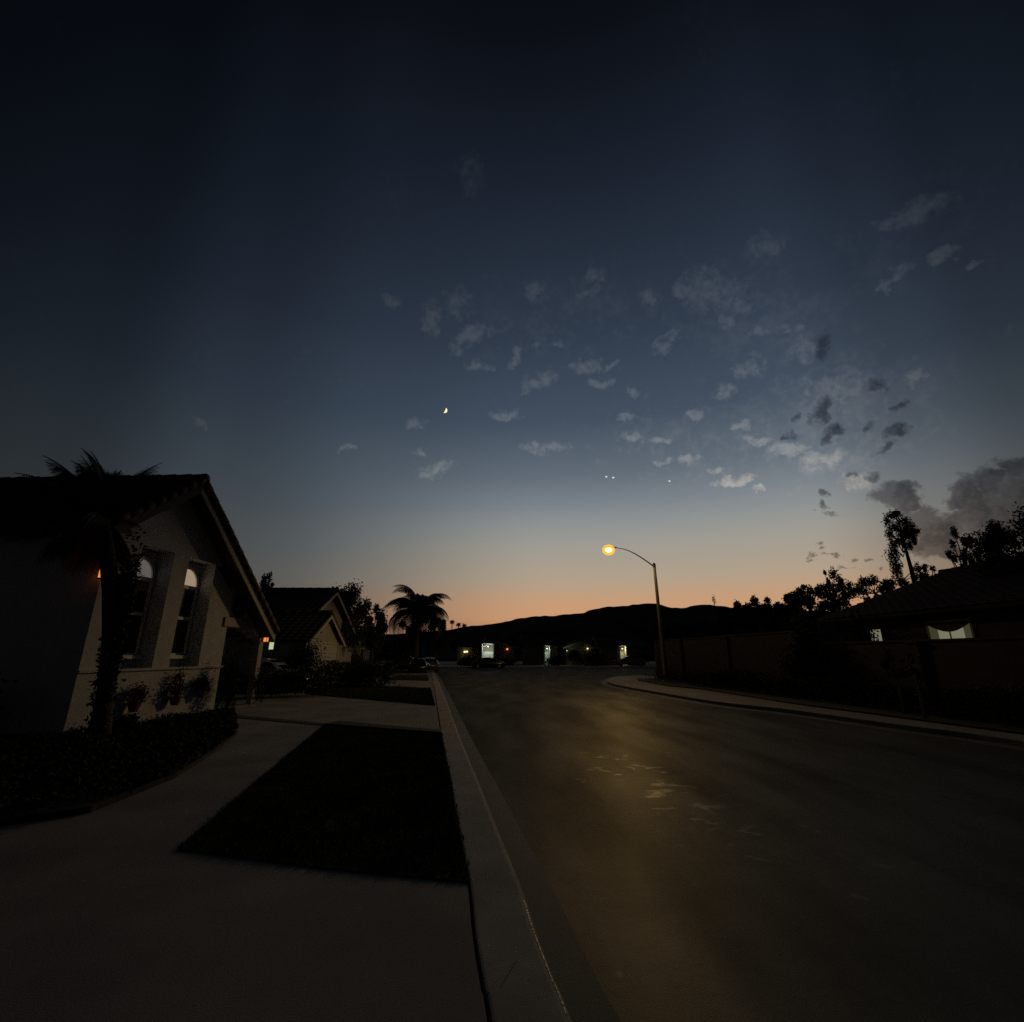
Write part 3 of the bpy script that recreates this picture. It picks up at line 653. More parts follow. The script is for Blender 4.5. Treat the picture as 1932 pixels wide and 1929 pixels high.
# walls: side wall, front piers, lintel with gable, base course
W = MB()
W.prismx([(0,0),(.9,0),(.9,4.12),(0,4.12)], -.42, 0)                      # corner pier
W.prismx([(1.95,1.25),(2.5,1.25),(2.5,4.12),(1.95,4.12)], -.42, 0)        # pier between the bays
W.prismx([(3.62,1.25),(4.62,1.25),(4.62,2.45),(4.62,3.40),(3.62,4.12)], -.42, 0)
W.prismx([(0,4.122),(4.1,4.122),(yr,zroof(yr)),(0,zroof(0))], -.42, 0)     # gable over the bays
W.prismx([(3.622,4.12),(4.62,3.402),(4.62,2.75),(6.6,2.75),(6.6,zroof(6.6)),(4.102,4.118)][:0] or [(4.625,2.72),(6.75,2.72),(6.75,zroof(6.75)+.01),(4.625,zroof(4.625))], -.30, -.012)
W.box(-.42,0,.902,4.62,0,1.248)
W.box(-.60,-.422,.0,4.62,0,4.10)                                           # recessed wall behind the bays
W.box(-12,-.602,0,.30,0,4.12)                                              # long side wall facing the camera
W.box(-2.2,-.602,4.32,4.62,0,3.0)                                          # porch side wall
W.box(-2.4,-2.202,4.32,7.1,0,2.9)                                          # porch back wall
W.box(-12,-2.402,6.8,7.1,0,2.6)
W.build('wall', MT['stucco'], H1)
MB().box(-.36,.05,4.40,6.78,2.42,2.70).build('porch_beam', MT['trim'], H1, bevel=.01)
MB().box(-.16,.02,6.48,6.74,0,2.415).build('porch_post', MT['trim'], H1, bevel=.01)
MB().box(-.02,.06,-.04,4.66,1.252,1.31).build('ledge', MT['stucco'], H1, bevel=.01)
# roof
Rf = MB(); oh = .55
sv1 = Vector((0, 2.35, 2.35*kp)); tiles(Rf, (oh, yr-2.35, zr-2.35*kp), (-12.6,0,0), sv1)
sv2 = Vector((0,-4.75, 4.75*kp)); tiles(Rf, (oh, yr+4.75, zr-4.75*kp), (-12.6,0,0), sv2)
ro = Rf.build('roof', MT['tile'], H1)
cb = MB(); caps(cb, (oh+.05,yr,zr+.07), (-12,yr,zr+.07), .13, .42); cb.build('ridge_cap', MT['tile'], ro, True)
cb = MB()
for s, L_ in ((-1,2.35),(1,4.75)):
    caps(cb, (oh-.02,yr+s*L_,zr-L_*kp+.06), (oh-.02,yr,zr+.06), .10, .36)
cb.build('rake_tile', MT['tile'], ro, True)
for s, L_, mf in ((-1,2.35,'wood'),(1,4.75,'trim')):
    fb = MB(); fb.prismx([(yr+s*L_,zr-L_*kp-.32),(yr,zr-.32),(yr,zr-.105),(yr+s*L_,zr-L_*kp-.105)], oh-.06, oh-.02)
    fb.build('fascia', MT[mf], ro)
sf = MB()
for s, L_ in ((-1,2.33),(1,4.73)):
    sf.prismx([(yr+s*L_,zr-L_*kp-.19),(yr,zr-.19),(yr,zr-.17),(yr+s*L_,zr-L_*kp-.17)], .003, oh-.062)
sf.build('soffit', MT['wood'], ro)
# arched windows in the bays
def arch_window(y0, w, upper_mat, band_mat):
    x = -.42; zc = 3.45; r = w/2-.05; yc = y0+w/2
    b = MB(); t = .07; z0 = 1.60
    for (ya,yb) in ((y0+.05,y0+.05+t),(y0+w-.05-t,y0+w-.05)): b.box(x+.002,x+.06,ya,yb,z0,zc)
    b.box(x+.002,x+.07,y0+.05+t,y0+w-.05-t,zc-.10,zc-.001).box(x+.002,x+.07,y0+.05+t,y0+w-.05-t,2.52,2.60).box(x+.002,x+.06,y0+.05+t,y0+w-.05-t,z0,z0+.05)
    n = 18; outer = [(yc+r*cos(pi*k/n), zc+r*1.05*sin(pi*k/n)) for k in range(n+1)]; inner = [(yc+(r-t)*cos(pi*k/n), zc+(r-t)*1.05*sin(pi*k/n)) for k in range(n+1)]
    for k in range(n): b.prismx([outer[k],outer[k+1],inner[k+1],inner[k]], x+.002, x+.06)
    f = b.build('window', MT['white'], H1)
    g = MB(); g.box(x+.002,x+.018,y0+.05+t,y0+w-.05-t,z0+.05,2.52); g.build('pane', MT['glass'], f)
    g = MB(); g.box(x+.002,x+.018,y0+.05+t,y0+w-.05-t,2.60,zc-.34 if band_mat else zc-.10); g.build('pane', MT['glass'], f)
    if band_mat:
        g = MB(); g.box(x+.002,x+.018,y0+.05+t,y0+w-.05-t,zc-.34,zc-.10); g.build('curtain', MT[band_mat], f)
    g = MB(); g.prismx([(p[0],p[1]) for p in inner], x+.002, x+.02); o = g.build('arch_pane', MT[upper_mat], f)
    MB().box(x+.003,x+.17,y0+.02,y0+w-.02,z0-.085,z0-.002).build('sill', MT['white'], f)
    return f
arch_window(.92, 1.02, 'e_roomdim', 'ochre'); arch_window(2.53, 1.08, 'e_roomwarm', None)
# porch inside: door and window
window(H1, -2.2, 5.0, .9, .9, 1.3, pane='ochre', frame='trim')
d = MB().box(-2.198,-2.14,6.0,6.78,0.0,2.1).build('door', MT['wood'], H1); MB().ball((-2.11,6.1,1.0),.035).build('handle', MT['steel'], d)
MB().box(-2.2,.0,4.63,6.7,.004,.09).build('porch_floor', MT['concrete'], H1)
nb = MB().box(.002,.03,4.75,5.0,3.26,3.42).build('plaque', MT['iron'], H1)
# lit lanterns
pl = h1(.003,6.60,2.52); pl.z = 2.36
wall_light((h1(.022,6.61).x, h1(.022,6.61).y, 2.16), HR, 'orange lit lantern on the far porch post of the near house', 'orange lit lanterns on the near house', scale=.9)
g0 = dep(207,1082,10.235)
wall_light((g0.x, g0.y, g0.z), HR-pi/2, 'orange lit lantern beside the palm on the side wall of the near house', 'orange lit lanterns on the near house', scale=.95)
# wreath
wp = h1(.0,4.98,3.02); wr = thing('wreath', 'dark leafy wreath hung above the porch beam of the near house', 'wreath', (wp.x,wp.y,wp.z), HR)
b = MB(); b.tube([(.05+.0,.22*cos(2*pi*k/20),.22*sin(2*pi*k/20)) for k in range(21)], .02, 6, False); b.build('ring', MT['bark'], wr)
r_ = np.random.default_rng(8); aa = r_.uniform(0,2*pi,420); P = np.stack([.06+r_.normal(0,.03,420), .22*np.cos(aa)+r_.normal(0,.03,420), .22*np.sin(aa)+r_.normal(0,.035,420)],1)
npmesh('foliage', leaf_quads(P,.09,r_), 4, MT['leaf'], wr)

# plants of the near house
q0 = gnd(182,1402); qc = dep(190,980,q0[1]-.75)
np_ = palm('feather_palm', 'large dark palm in front of the corner of the near house', (q0[0],q0[1],.05), qc.z, 1.5, 4, nf=96, w=.32, trunk_r=.16, up=(-.8,1.5), droop=1.0, lean=qc.x-q0[0], leany=-.75, m_lf=3, segs=14, keep=.55)
shrub('shrub', 'tall dark shrub wrapped round the trunk of the near palm', (q0[0]-.02,q0[1]-.1), .20,.20,3.5, 12, 5200, .10, 'leaf', clus=60)
shrub('columnar_shrub', 'upright dark shrub at the porch corner of the near house', (-8.12,14.75), .30,.30,1.5, 13, 2200, .06)
shrub('shrub', 'spiky dark shrub inside the porch opening of the near house', (-8.95,15.55,.09), .5,.4,1.75, 14, 1500, .12)
shrub('shrub', 'low pale shrub beside the far porch post of the near house', (-8.5,16.95), .4,.35,1.0, 15, 900, .08, 'leaf2')
for i,(yy,xx,zz,rr_,hh,lb) in enumerate([(1.45,.16,.50,.20,.50,'reddish plant in the wall basket under the nearer arched window'),(2.75,.16,.52,.20,.72,'tall reddish plant in the middle wall basket below the arched windows'),(3.72,.16,.62,.20,.42,'low reddish plant in the wall basket nearest the porch')]):
    p = h1(xx,yy); t = shrub('hanging_basket', lb, (p.x,p.y,zz), rr_,rr_+.06,hh, 30+i, 800, .06, 'leaf_red', 'basket plant', 'plants in baskets on the near house wall')
    b = MB(); b.add([(rr_*.75*cos(2*pi*k/12),rr_*.75*sin(2*pi*k/12),.08) for k in range(12)]+[(rr_*.4*cos(2*pi*k/12),rr_*.4*sin(2*pi*k/12),-.12) for k in range(12)],
        [(k,12+k,12+(k+1)%12,(k+1)%12) for k in range(12)]+[tuple(range(12,24))]); b.build('basket', MT['clay'], t)
shrub('shrub', 'bushy dark shrub at the foot of the side wall on the far left', (-10.6,9.35), 1.1,.55,1.25, 16, 3200, .09)
shrub('shrub', 'second dark shrub against the side wall at the left edge', (-12.6,9.3), 1.1,.6,1.5, 17, 3200, .09)
shrub('shrub', 'small dark shrub low at the corner pier of the near house', (-8.1,11.0), .3,.25,.4, 18, 1200, .06)
# ground cover in the bed
xs = [p[0] for p in BED]; ys = [p[1] for p in BED]; n = 60000
x = rng.uniform(-13,max(xs),n); y = rng.uniform(min(ys),max(ys),n); k = inside(x,y,BED); x=x[k]; y=y[k]
z = .06 + rng.uniform(0,1,len(x))*.13*(.5+.5*np.sin(x*3.1)*np.cos(y*2.7)+.4)
gc = npmesh('ground_cover', leaf_quads(np.stack([x,y,z],1), .07, rng), 4, MT['leaf']); tag(gc, 'low dark ground cover filling the bed before the near house', 'ground cover', kind='stuff')

# ------------------------------------------------------------------ generic houses
def house(name, label, loc, rz, L, D, h, pitch, ridge, wall='stucco_tan', tile='tile_dark', oh=.5, per=.4, group=None):
    """local +x faces the street, y runs along the front, origin at the near front corner"""
    t = thing(name, label, 'house', loc, rz, group); w = MB(); r = MB()
    if ridge == 'x':
        a = L/2; zt = h+a*pitch
        w.prismx([(0,0),(L,0),(L,h),(a,zt-.05),(0,h)], -D, 0)
        for s in (1,-1):
            y0 = -oh if s>0 else L+oh
            tiles(r, (oh,y0,h-oh*pitch), (-D-2*oh,0,0), (0,s*(a+oh),(a+oh)*pitch), per=per, ns=4)
        ro = r.build('roof', MT[tile], t)
        c = MB(); caps(c, (oh,a,zt+.06), (-D-oh,a,zt+.06), .12, .6); c.build('ridge_cap', MT[tile], ro, True)
        f = MB(); f2_ = MB()
        f.prismx([(-oh,h-oh*pitch-.30),(a,zt-.30),(a,zt-.105),(-oh,h-oh*pitch-.105)], oh-.05, oh-.01)
        f2_.prismx([(L+oh,h-oh*pitch-.30),(a,zt-.30),(a,zt-.105),(L+oh,h-oh*pitch-.105)], oh-.05, oh-.01)
        f.build('fascia', MT['trim'], ro); f2_.build('fascia', MT['trim'], ro)
    else:
        a = D/2; zt = h+a*pitch
        w.prismy([(0,0),(0,h),(-a,zt-.05),(-D,h),(-D,0)], 0, L)
        for s in (1,-1):
            x0 = oh if s>0 else -D-oh
            tiles(r, (x0,-oh,h-oh*pitch), (0,L+2*oh,0), (-s*(a+oh),0,(a+oh)*pitch), per=per, ns=4)
        ro = r.build('roof', MT[tile], t)
        c = MB(); caps(c, (-a,-oh,zt+.06), (-a,L+oh,zt+.06), .12, .6); c.build('ridge_cap', MT[tile], ro, True)
        for yy in (-oh+.01, L+oh-.05):
            f = MB()
            f.prismy([(oh,h-oh*pitch-.30),(-a,zt-.30),(-a,zt-.105),(oh,h-oh*pitch-.105)], yy, yy+.04)
            f.prismy([(-D-oh,h-oh*pitch-.30),(-a,zt-.30),(-a,zt-.105),(-D-oh,h-oh*pitch-.105)], yy, yy+.04)
            f.build('fascia', MT['trim'], ro)
    w.build('wall', MT[wall], t)
    return t
def garage(t, y0, w=4.8, h=2.2, x=0., m='trim'):
    b = MB()
    for k in range(4): b.box(x+.002,x+.03,y0,y0+w,.04+k*h/4,.02+(k+1)*h/4)
    g = b.build('garage_door', MT[m], t)
    MB().box(x+.002,x+.06,y0-.12,y0-.002,0,h+.12).box(x+.002,x+.06,y0+w+.002,y0+w+.12,0,h+.12).box(x+.002,x+.06,y0-.001,y0+w+.001,h+.03,h+.14).build('frame', MT['trim'], g)
    return g
def entry(t, y0, x=0.):
    d = MB().box(x+.002,x+.05,y0,y0+.95,.02,2.1).build('door', MT['wood'], t)
    MB().ball((x+.09,y0+.1,1.0),.04).build('handle', MT['steel'], d)

# second house on the left
H2 = house('house', 'second house on the left, dark long tiled ridge above a pale gable', (-12.4,27.5,0), R(1), 12, 17, 2.9, .5, 'x', 'stucco_grey')
sub = house('gable_wing', '', (0,0,0), 0, 5.6, 3.2, 2.5, .54, 'x', 'stucco_grey', oh=.3); sub.location = (1.4,-.9,0); sub.parent = H2
for kk in ('label','category'):
    if kk in sub.keys(): del sub[kk]
def side_window(t, x0, z0, w, h, pane):
    b = MB().box(x0-.06,x0+w+.06,-.05,-.002,z0-.06,z0-.001).box(x0-.06,x0+w+.06,-.05,-.002,z0+h+.001,z0+h+.06).box(x0-.06,x0-.001,-.05,-.002,z0,z0+h).box(x0+w+.001,x0+w+.06,-.05,-.002,z0,z0+h)
    f = b.build('window', MT['white'], t); MB().box(x0,x0+w,-.02,-.002,z0,z0+h).build('pane', MT[pane], f)
q = dep(513,1219,26.6)
side_window(sub, q.x+11.0-.14, q.z-.2, .24, .36, 'e_green'); side_window(H2, -4.4, 1.0, 1.1, 1.3, 'glass')
garage(sub, .5, 4.6)
# third and fourth
H3 = house('house', 'third house on the left, dim stucco garage front behind the broadleaf tree', (-15.2,43,0), R(4), 14, 10, 3.0, .42, 'y', 'stucco_grey')
garage(H3, 1.0); entry(H3, 7.2); window(H3, 0, 9.4, 1.0, 1.8, 1.3)
q = dep(694,1211,42.95)
wall_light((-15.17, 43.35, 2.75), R(4), 'small amber lit lantern on the third house on the left', lit='e_yellow', scale=1.0)
H4 = house('house', 'fourth low house on the left, beyond the feather palm and cars', (-18.5,60,0), R(6), 9, 10, 2.9, .40, 'x', 'stucco_tan'); garage(H4, 2.0); 

# right hand house behind the block wall
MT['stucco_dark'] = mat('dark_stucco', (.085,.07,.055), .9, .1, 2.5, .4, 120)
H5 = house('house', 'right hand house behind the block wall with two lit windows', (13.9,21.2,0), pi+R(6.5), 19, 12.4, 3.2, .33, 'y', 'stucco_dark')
# local +x now points to -X (street); y runs towards the camera
def win5(px0, px1, z0, z1, pane, mull):
    # find local y for the two sight lines on the wall plane
    M5 = Matrix.Translation(H5.location) @ Matrix.Rotation(pi+R(6.5),4,'Z'); Mi = M5.inverted()
    ys_ = []
    for px in (px0, px1):
        u,f,w = ray(px,1195); o = Mi @ Vector((0,0,EYE)); d_ = Mi.to_3x3() @ Vector((u,f,w)); t_ = (0.0-o.x)/d_.x; ys_.append(o.y+d_.y*t_)
    y0, y1 = sorted(ys_); return window(H5, 0, y0, z0, y1-y0, z1-z0, pane=pane, mull=mull, frame='trim'), y0, y1
f1, ya, yb_ = win5(1640, 1667, 1.15, 2.62, 'e_curtain', 0)
f2, yc_, yd_ = win5(1752, 1840, 1.15, 2.72, 'e_curtain', 1)
# side curtains and scalloped valance of the wide window (local y decreases away from camera)
mid = (yc_+yd_)/2; hw = (yd_-yc_)/2-.07
MB().box(.021,.030,yc_+.07,yc_+.07+hw*.42,1.22,2.65).build('curtain', MT['e_curtain2'], f2)
MB().box(.021,.030,yd_-.07-hw*.34,yd_-.07,1.22,2.65).build('curtain', MT['e_curtain2'], f2)
pts = [(mid-hw,2.65)]+[(mid-hw+2*hw*k/16, 2.58-.24*sin(pi*k/16)) for k in range(17)]+[(mid+hw,2.65)]
MB().prismx(pts, .031, .044).build('valance', MT['wood'], f2)

# ------------------------------------------------------------------ block wall on the right
def wx(Y): return 14.6-.115*Y
bw = thing('block_wall', 'long tan block garden wall behind the right hand sidewalk', 'wall', (wx(2),2,0), math.atan(.115))
Lw = 34*math.hypot(1,.115)
def seg(y0,y1,h): return (y0,y1,h)
segs_ = [(-1,19.4,2.0),(19.4,34.5,2.55)]
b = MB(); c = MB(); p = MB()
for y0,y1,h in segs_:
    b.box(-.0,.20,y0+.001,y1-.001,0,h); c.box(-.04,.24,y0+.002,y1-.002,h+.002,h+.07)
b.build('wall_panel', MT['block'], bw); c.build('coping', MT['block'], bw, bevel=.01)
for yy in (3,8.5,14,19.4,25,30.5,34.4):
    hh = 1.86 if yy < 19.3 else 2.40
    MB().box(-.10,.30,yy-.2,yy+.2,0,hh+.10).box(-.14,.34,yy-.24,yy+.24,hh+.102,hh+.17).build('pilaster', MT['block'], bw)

# hedge and shrubs in the right bed
def hedge(name, label, pts, w, h, seed, n=9000, leaf=.09, m='leaf'):
    r = np.random.default_rng(seed); P0 = Vector((*pts[0],.04)); t = thing(name, label, 'hedge', P0)
    P = []; b = MB()
    for i in range(len(pts)-1):
        a = Vector((*pts[i],0))-Vector((P0.x,P0.y,0)); c_ = Vector((*pts[i+1],0))-Vector((P0.x,P0.y,0)); k = n//(len(pts)-1)
        f = r.uniform(0,1,k); z = r.uniform(0.02,1,k)**.7
        hv = h*(.86+.16*np.sin(f*9+i*2)+.1*np.sin(f*23+i))
        x_ = a.x+(c_.x-a.x)*f + r.uniform(-1,1,k)*w/2*(1.05-.25*z); y_ = a.y+(c_.y-a.y)*f + r.uniform(-1,1,k)*w/2
        P.append(np.stack([x_,y_,z*hv],1))
        for q_ in range(6):
            s = a.lerp(c_, (q_+.5)/6); MB().tube([s, s+Vector((.05,.03,h*.7))], [.02,.01], 5).build('stem', MT['bark'], t)
    npmesh('foliage', leaf_quads(np.concatenate(P), leaf, r), 4, MT[m], t); return t
hedge('hedge', 'low dark hedge along the foot of the right block wall', [(wx(4)-1.3,4),(wx(12)-1.3,12),(wx(20)-1.3,20),(wx(28)-1.2,28)], 1.5, .85, 41, 26000, .085)
shrub('shrub', 'low olive shrub beside the street lamp base', (PB[0]+1.0,PB[1]-2.2), .9,.8,.55, 42, 1600, .09, 'leaf2')
shrub('shrub', 'olive ground shrub just behind the street lamp pole', (PB[0]+.6,PB[1]+1.4), 1.2,.8,.7, 43, 1600, .1, 'leaf2')
def standard(name, label, px, py, Y, H, seed, rx=.3):
    q = dep(px,py,Y); t = make_tree(name, label, 'small tree', (q.x,Y,.05), H, (H-.35, rx, .38), seed, 'small pale trees by the right wall', leaf=.08, n=900, mat_leaf='leaf_pale', trunk_r=.035, clusters=9, bark='bark_pale')
standard('ornamental_tree', 'slim pale standard tree by the right wall, the farther of two', 1706,1345,14.3,1.65,44)
standard('ornamental_tree', 'slim pale standard tree by the right wall, the nearer of two', 1745,1352,13.4,1.6,45,.28)
shrub('shrub', 'dark shrub rising over the block wall beside the narrow lit window', (wx(19.6)+1.2,19.4), .9,.8,3.1, 46, 3800, .12)
shrub('shrub', 'tall dark shrub in front of the block wall midway along it', (wx(20)-.5,20.3), .75,.8,2.75, 48, 4200, .11)
shrub('shrub', 'pale leafed shrub showing above the block wall left of the lit windows', (wx(21.5)+.9,22.2), .8,.6,3.3, 47, 2600, .11, 'leaf_pale')

# ------------------------------------------------------------------ trees
G = 'trees behind the left houses'
tree_px(654,1100,1232,42,38, 51, 'tall leafy tree behind the pale gable on the left', group=G, n=14000, clusters=38)
tree_px(706,1138,1235,25,43, 52, 'smaller round tree right of the tall leafy tree on the left', group=G, n=7000, clusters=22)
tree_px(496,1074,1150,15,36, 53, 'tree top peeking over the near gable roof slope', group=G, n=1500, clusters=12)
tree_px(520,1096,1150,16,40, 54, 'low tree top behind the long dark ridge on the left', group=G, n=1200, clusters=9)
q = dep(790,1158,52)
palm('feather_palm', 'large feather palm with arching fronds silhouetted left of the street', (q.x,52,.0), q.z+.1, 4.5, 21, nf=46, w=1.25, trunk_r=.24, up=(-.1,1.56), droop=2.7, segs=20, lw=.05)
tree_px(762,1172,1235,28,56, 55, 'dark bushy tree left behind the feather palm', group=G, n=4200, clusters=12)
tree_px(824,1162,1235,24,56, 56, 'dark bushy tree right behind the feather palm', group=G, n=4200, clusters=12)
tree_px(795,1160,1245,30,60, 57, 'dark tree mass centred under the feather palm fronds', group=G, n=4200, clusters=12)
tree_px(735,1205,1250,30,64, 58, 'low dark tree left of the palm trunk', group=G, n=1800, clusters=10)
for i,(px,yt,lb) in enumerate([(853,1171,'tallest of three tiny palms on the ridge line'),(865,1176,'middle of three tiny palms on the ridge line'),(876,1178,'lowest of three tiny palms, farthest right on the ridge')]):
    Y = 400; q = dep(px,yt+4,Y); g0_ = dep(px,1196,Y)
    palm('fan_palm', lb, (q.x,Y,g0_.z-3), q.z-g0_.z+3, 2.9, 60+i, nf=16, w=1.6, trunk_r=.4, up=(-.6,1.3), droop=1.2, group='tiny palms on the ridge', segs=6)
RG = 'trees behind the right house'
tree_px(1415,1121,1195,30,58, 71, 'dark rounded tree left of the right hand tree row', group=RG, n=5200, clusters=18)
tree_px(1460,1130,1195,28,56, 72, 'low dark tree beside the rounded tree on the right', group=RG, n=4600, clusters=15)
tree_px(1380,1150,1195,34,62, 73, 'low dark tree nearest the street lamp above the wall', group=RG, n=4600, clusters=15)
tree_px(1310,1170,1208,40,64, 74, 'dark scrubby tree right of the lamp pole over the wall', group=RG, n=4600, clusters=15)
tree_px(1528,1100,1185,34,46, 75, 'open branched tree with a ragged top behind the right house', group=RG, n=6000, clusters=26, spread=.23)
tree_px(1500,1112,1195,28,47, 84, 'low spreading tree at the left of the open ragged trees', group=RG, n=5000, clusters=18)
tree_px(1578,1078,1185,32,45, 76, 'taller open tree with gaps of sky through its crown', group=RG, n=5200, clusters=24, spread=.22)
tree_px(1560,1068,1110,7,46, 81, 'thin spire of foliage standing above the open trees', group=RG, n=300, clusters=6)
tree_px(1650,1086,1150,36,42, 77, 'rounded dense tree left of the tall leaning eucalyptus', group=RG, n=4200, clusters=20)
tree_px(1757,1064,1125,20,40, 78, 'small tree right of the leaning eucalyptus at the roof line', group=RG, n=2000, clusters=12)
tree_px(1512,1158,1222,24,30, 85, 'low dark tree at the far end of the right hand house', group=RG, n=5000, clusters=18)
# eucalyptus
Y = 44; bq = dep(1735,1150,Y); t = thing('eucalyptus_tree', 'tall thin leaning eucalyptus with clumped foliage against the cloud', 'tree', (bq.x,Y,0), 0, RG)
def rel(px,py): q = dep(px,py,Y); return Vector((q.x-bq.x, 0, q.z))
b = MB(); b.tube([(0.3,0,0), rel(1730,1120), rel(1719,1075), rel(1708,1035), rel(1699,1000), rel(1690,975)], [.28,.22,.17,.12,.08,.04], 7)
cl = [(1675,985,8,14),(1683,973,8,9),(1692,969,6,6),(1678,1008,8,12),(1685,1030,8,12),(1681,1050,8,12),(1688,1066,8,13),(1692,1086,7,12),(1699,1099,7,8),(1708,985,7,8),(1717,994,8,8),
 (1727,1003,7,7),(1722,1014,6,7),(1711,1012,6,8),(1716,1030,4,8),(1731,1075,5,10),(1727,1090,6,8),(1708,1103,8,6),(1697,985,9,10),(1699,1003,8,9),(1693,1022,7,12),(1702,1020,5,9),(1690,1045,7,12),(1694,1072,7,12),(1709,1003,8,8),(1719,1006,7,9),(1687,995,8,10),(1725,1022,3,6)]
rr = np.random.default_rng(9); P = []
for (px,py,rx_,ry_) in cl:
    c_ = rel(px,py); s_ = Y/920
    st = rel(1704,min(1100,py+22)); b.tube([st,(st+c_)/2+Vector((0,.1,.1)),c_],[.05,.035,.015],5)
    P.append(trunc(rr,260)*np.array([rx_*s_,rx_*s_*.8,ry_*s_])*.85*rr.uniform(.8,1.2)+np.array(c_))
b.build('trunk', MT['bark'], t); npmesh('crown', leaf_quads(np.concatenate(P), .2, rr), 4, MT['leaf'], t)
tree_px(1815,998,1092,22,27, 79, 'irregular dark tree with a pointed top above the right roof', group=RG, n=2600, clusters=16, spread=.2)
tree_px(1860,1022,1095,20,29, 80, 'dark tree with side branches right of the pointed tree', group=RG, n=2200, clusters=14, spread=.22)
tree_px(1902,985,1170,52,20, 82, 'big dark tree at the right edge of the view', group=RG, n=20000, clusters=44)
tree_px(1985,945,1240,85,17, 83, 'tallest dark tree cut by the right frame edge', group=RG, n=26000, clusters=54)
q = dep(1348,1143,860)
sh = thing('ridge_tree', 'lone slender tree standing on the ridge right of the lamp pole', 'tree', (q.x,q.y,q.z-3))
MB().tube([(0,0,0),(0,0,8)],[.6,.4],5).build('trunk', MT['bark'], sh)
P = rr.normal(size=(160,3))*np.array([1.4,1.4,3.6])+np.array([0,0,11]); npmesh('crown', leaf_quads(P,2.0,rr), 4, MT['leaf'], sh)

# hedges and shrubs in front of the left houses
hedge('hedge', 'dark bushy hedge in front of the second house', [(-12.6,19.3),(-10.2,20.3),(-7.9,21.6)], 1.3, 1.05, 91, 11000, .10)
hedge('hedge', 'long dark hedge between the second and third driveways', [(-9.6,25.5),(-6.6,27.0)], 1.5, 1.25, 92, 6000, .12)
shrub('shrub', 'tall dark shrub before the windows of the second house', (-10.9,26.3), 1.0,.8,2.3, 93, 3600, .13)
shrub('shrub', 'wide dark shrub beside the pale gable of the second house', (-8.9,29.0), .8,.8,1.2, 94, 3600, .15)
shrub('shrub', 'small round bush on the far lawn edge by the street', (gnd(727,1293)[0],gnd(727,1293)[1]), .5,.5,.65, 95, 900, .1)
shrub('shrub', 'tall dark bush before the third house garage', (-13.4,41.8), 1.4,1.2,1.7, 96, 2200, .2)

# ------------------------------------------------------------------ far side houses
FG = 'houses across the junction'
def porch_lamp(loc, label, col, power, lit, size=.12):
    t = thing('porch_light', label, 'porch light', loc, 0, 'lit lamps on the far houses')
    MB().box(-.06,.06,.0,.03,-.08,.08).build('back_plate', MT['iron'], t)
    MB().ball((0,-.12,0), size, size, size*.8).build('bulb', MT[lit], t, True)
    if power:
        ld = bpy.data.lights.new('lamp_light','POINT'); ld.energy = power; ld.color = col; ld.shadow_soft_size = .15
        lo = bpy.data.objects.new('lamp_light', ld); COL.objects.link(lo); lo.parent = t; lo.location = (0,-.35,-.08)
    return t
def far_house(px0, px1, Y, label, h=3.1, pitch=.38, wall='stucco_tan', ridge='y'):
    a = dep(px0,1240,Y); c_ = dep(px1,1240,Y)
    # faces the camera: local +x -> -Y
    return house('house', label, (a.x,Y,0), -pi/2, c_.x-a.x, 9, h, pitch, ridge, wall, per=.8, group=FG), a.x
F1, fx = far_house(862,905,84,'far low house with a small twin porch light, leftmost across the junction'); entry(F1, 1.2)
F2, fx2 = far_house(910,970,82,'far house with the brightly lit white garage alcove', wall='stucco_tan', ridge='x', pitch=.3)
F3, fx3 = far_house(988,1052,85,'far house with a green-white lit porch corner', h=3.4, pitch=.45)
F4, fx4 = far_house(1068,1122,83,'far house with plants lit up beside its porch', ridge='x', pitch=.36)
F5, fx5 = far_house(1134,1215,82,'far house with the warm yellow lit porch, right of the others')
def far_alcove(H, hx, Y, px0, px1, ytop, label, col, power, lit, deep=1.3):
    a = dep(px0,ytop,Y-1.6); c_ = dep(px1,ytop,Y-1.6); z1 = min(a.z,3.2)
    y0, y1 = a.x-hx, c_.x-hx
    b = MB(); b.box(.003,1.5,y0-.18,y0,0,z1+.15).box(.003,1.5,y1,y1+.18,0,z1+.15).box(.003,1.6,y0-.17,y1+.17,z1+.152,z1+.32)
    b.build('porch', MT['white'], H)
    garage(H, y0+.1, max(.6,y1-y0-.2), 2.1, m='white')
    porch_lamp(((a.x+c_.x)/2, Y-.9, z1-.25), label, col, power, lit)
far_alcove(F2, fx2, 82, 910,931,1218,'bright white lamp in the far garage alcove',(.85,1,.80),80,'e_white')
far_alcove(F3, fx3, 85, 1028,1037,1222,'green-white lamp on the corner porch of a far house',(.75,1,.70),32,'e_white')
far_alcove(F5, fx5, 82, 1170,1181,1222,'warm yellow lamp in the porch of the far right house',(1,.88,.42),34,'e_yellow')
q = dep(1069,1236,82.5); porch_lamp((q.x,81.9,2.3),'soft garden lamp lighting plants by a far porch',(.85,1,.6),9,'e_yellow',.06)
q = dep(876,1231,83); porch_lamp((q.x,83.8,q.z),'twin warm lamp on the leftmost far house',(1,.75,.4),2,'e_yellow',.17)
MB().ball((.38,-.12,.02),.14).build('bulb', MT['e_yellow'], bpy.data.objects['porch_light.004'] if 'porch_light.004' in bpy.data.objects else None, True)
q = dep(957,1226,81); porch_lamp((q.x,81.9,q.z),'small red lit lamp right of the bright far garage',(1,.3,.15),0,'e_red',.16)
q = dep(1110,1225,82); porch_lamp((q.x,82.9,q.z),'tiny white lamp between the lit plants and the yellow porch',(1,1,.8),0,'e_yellow',.13)
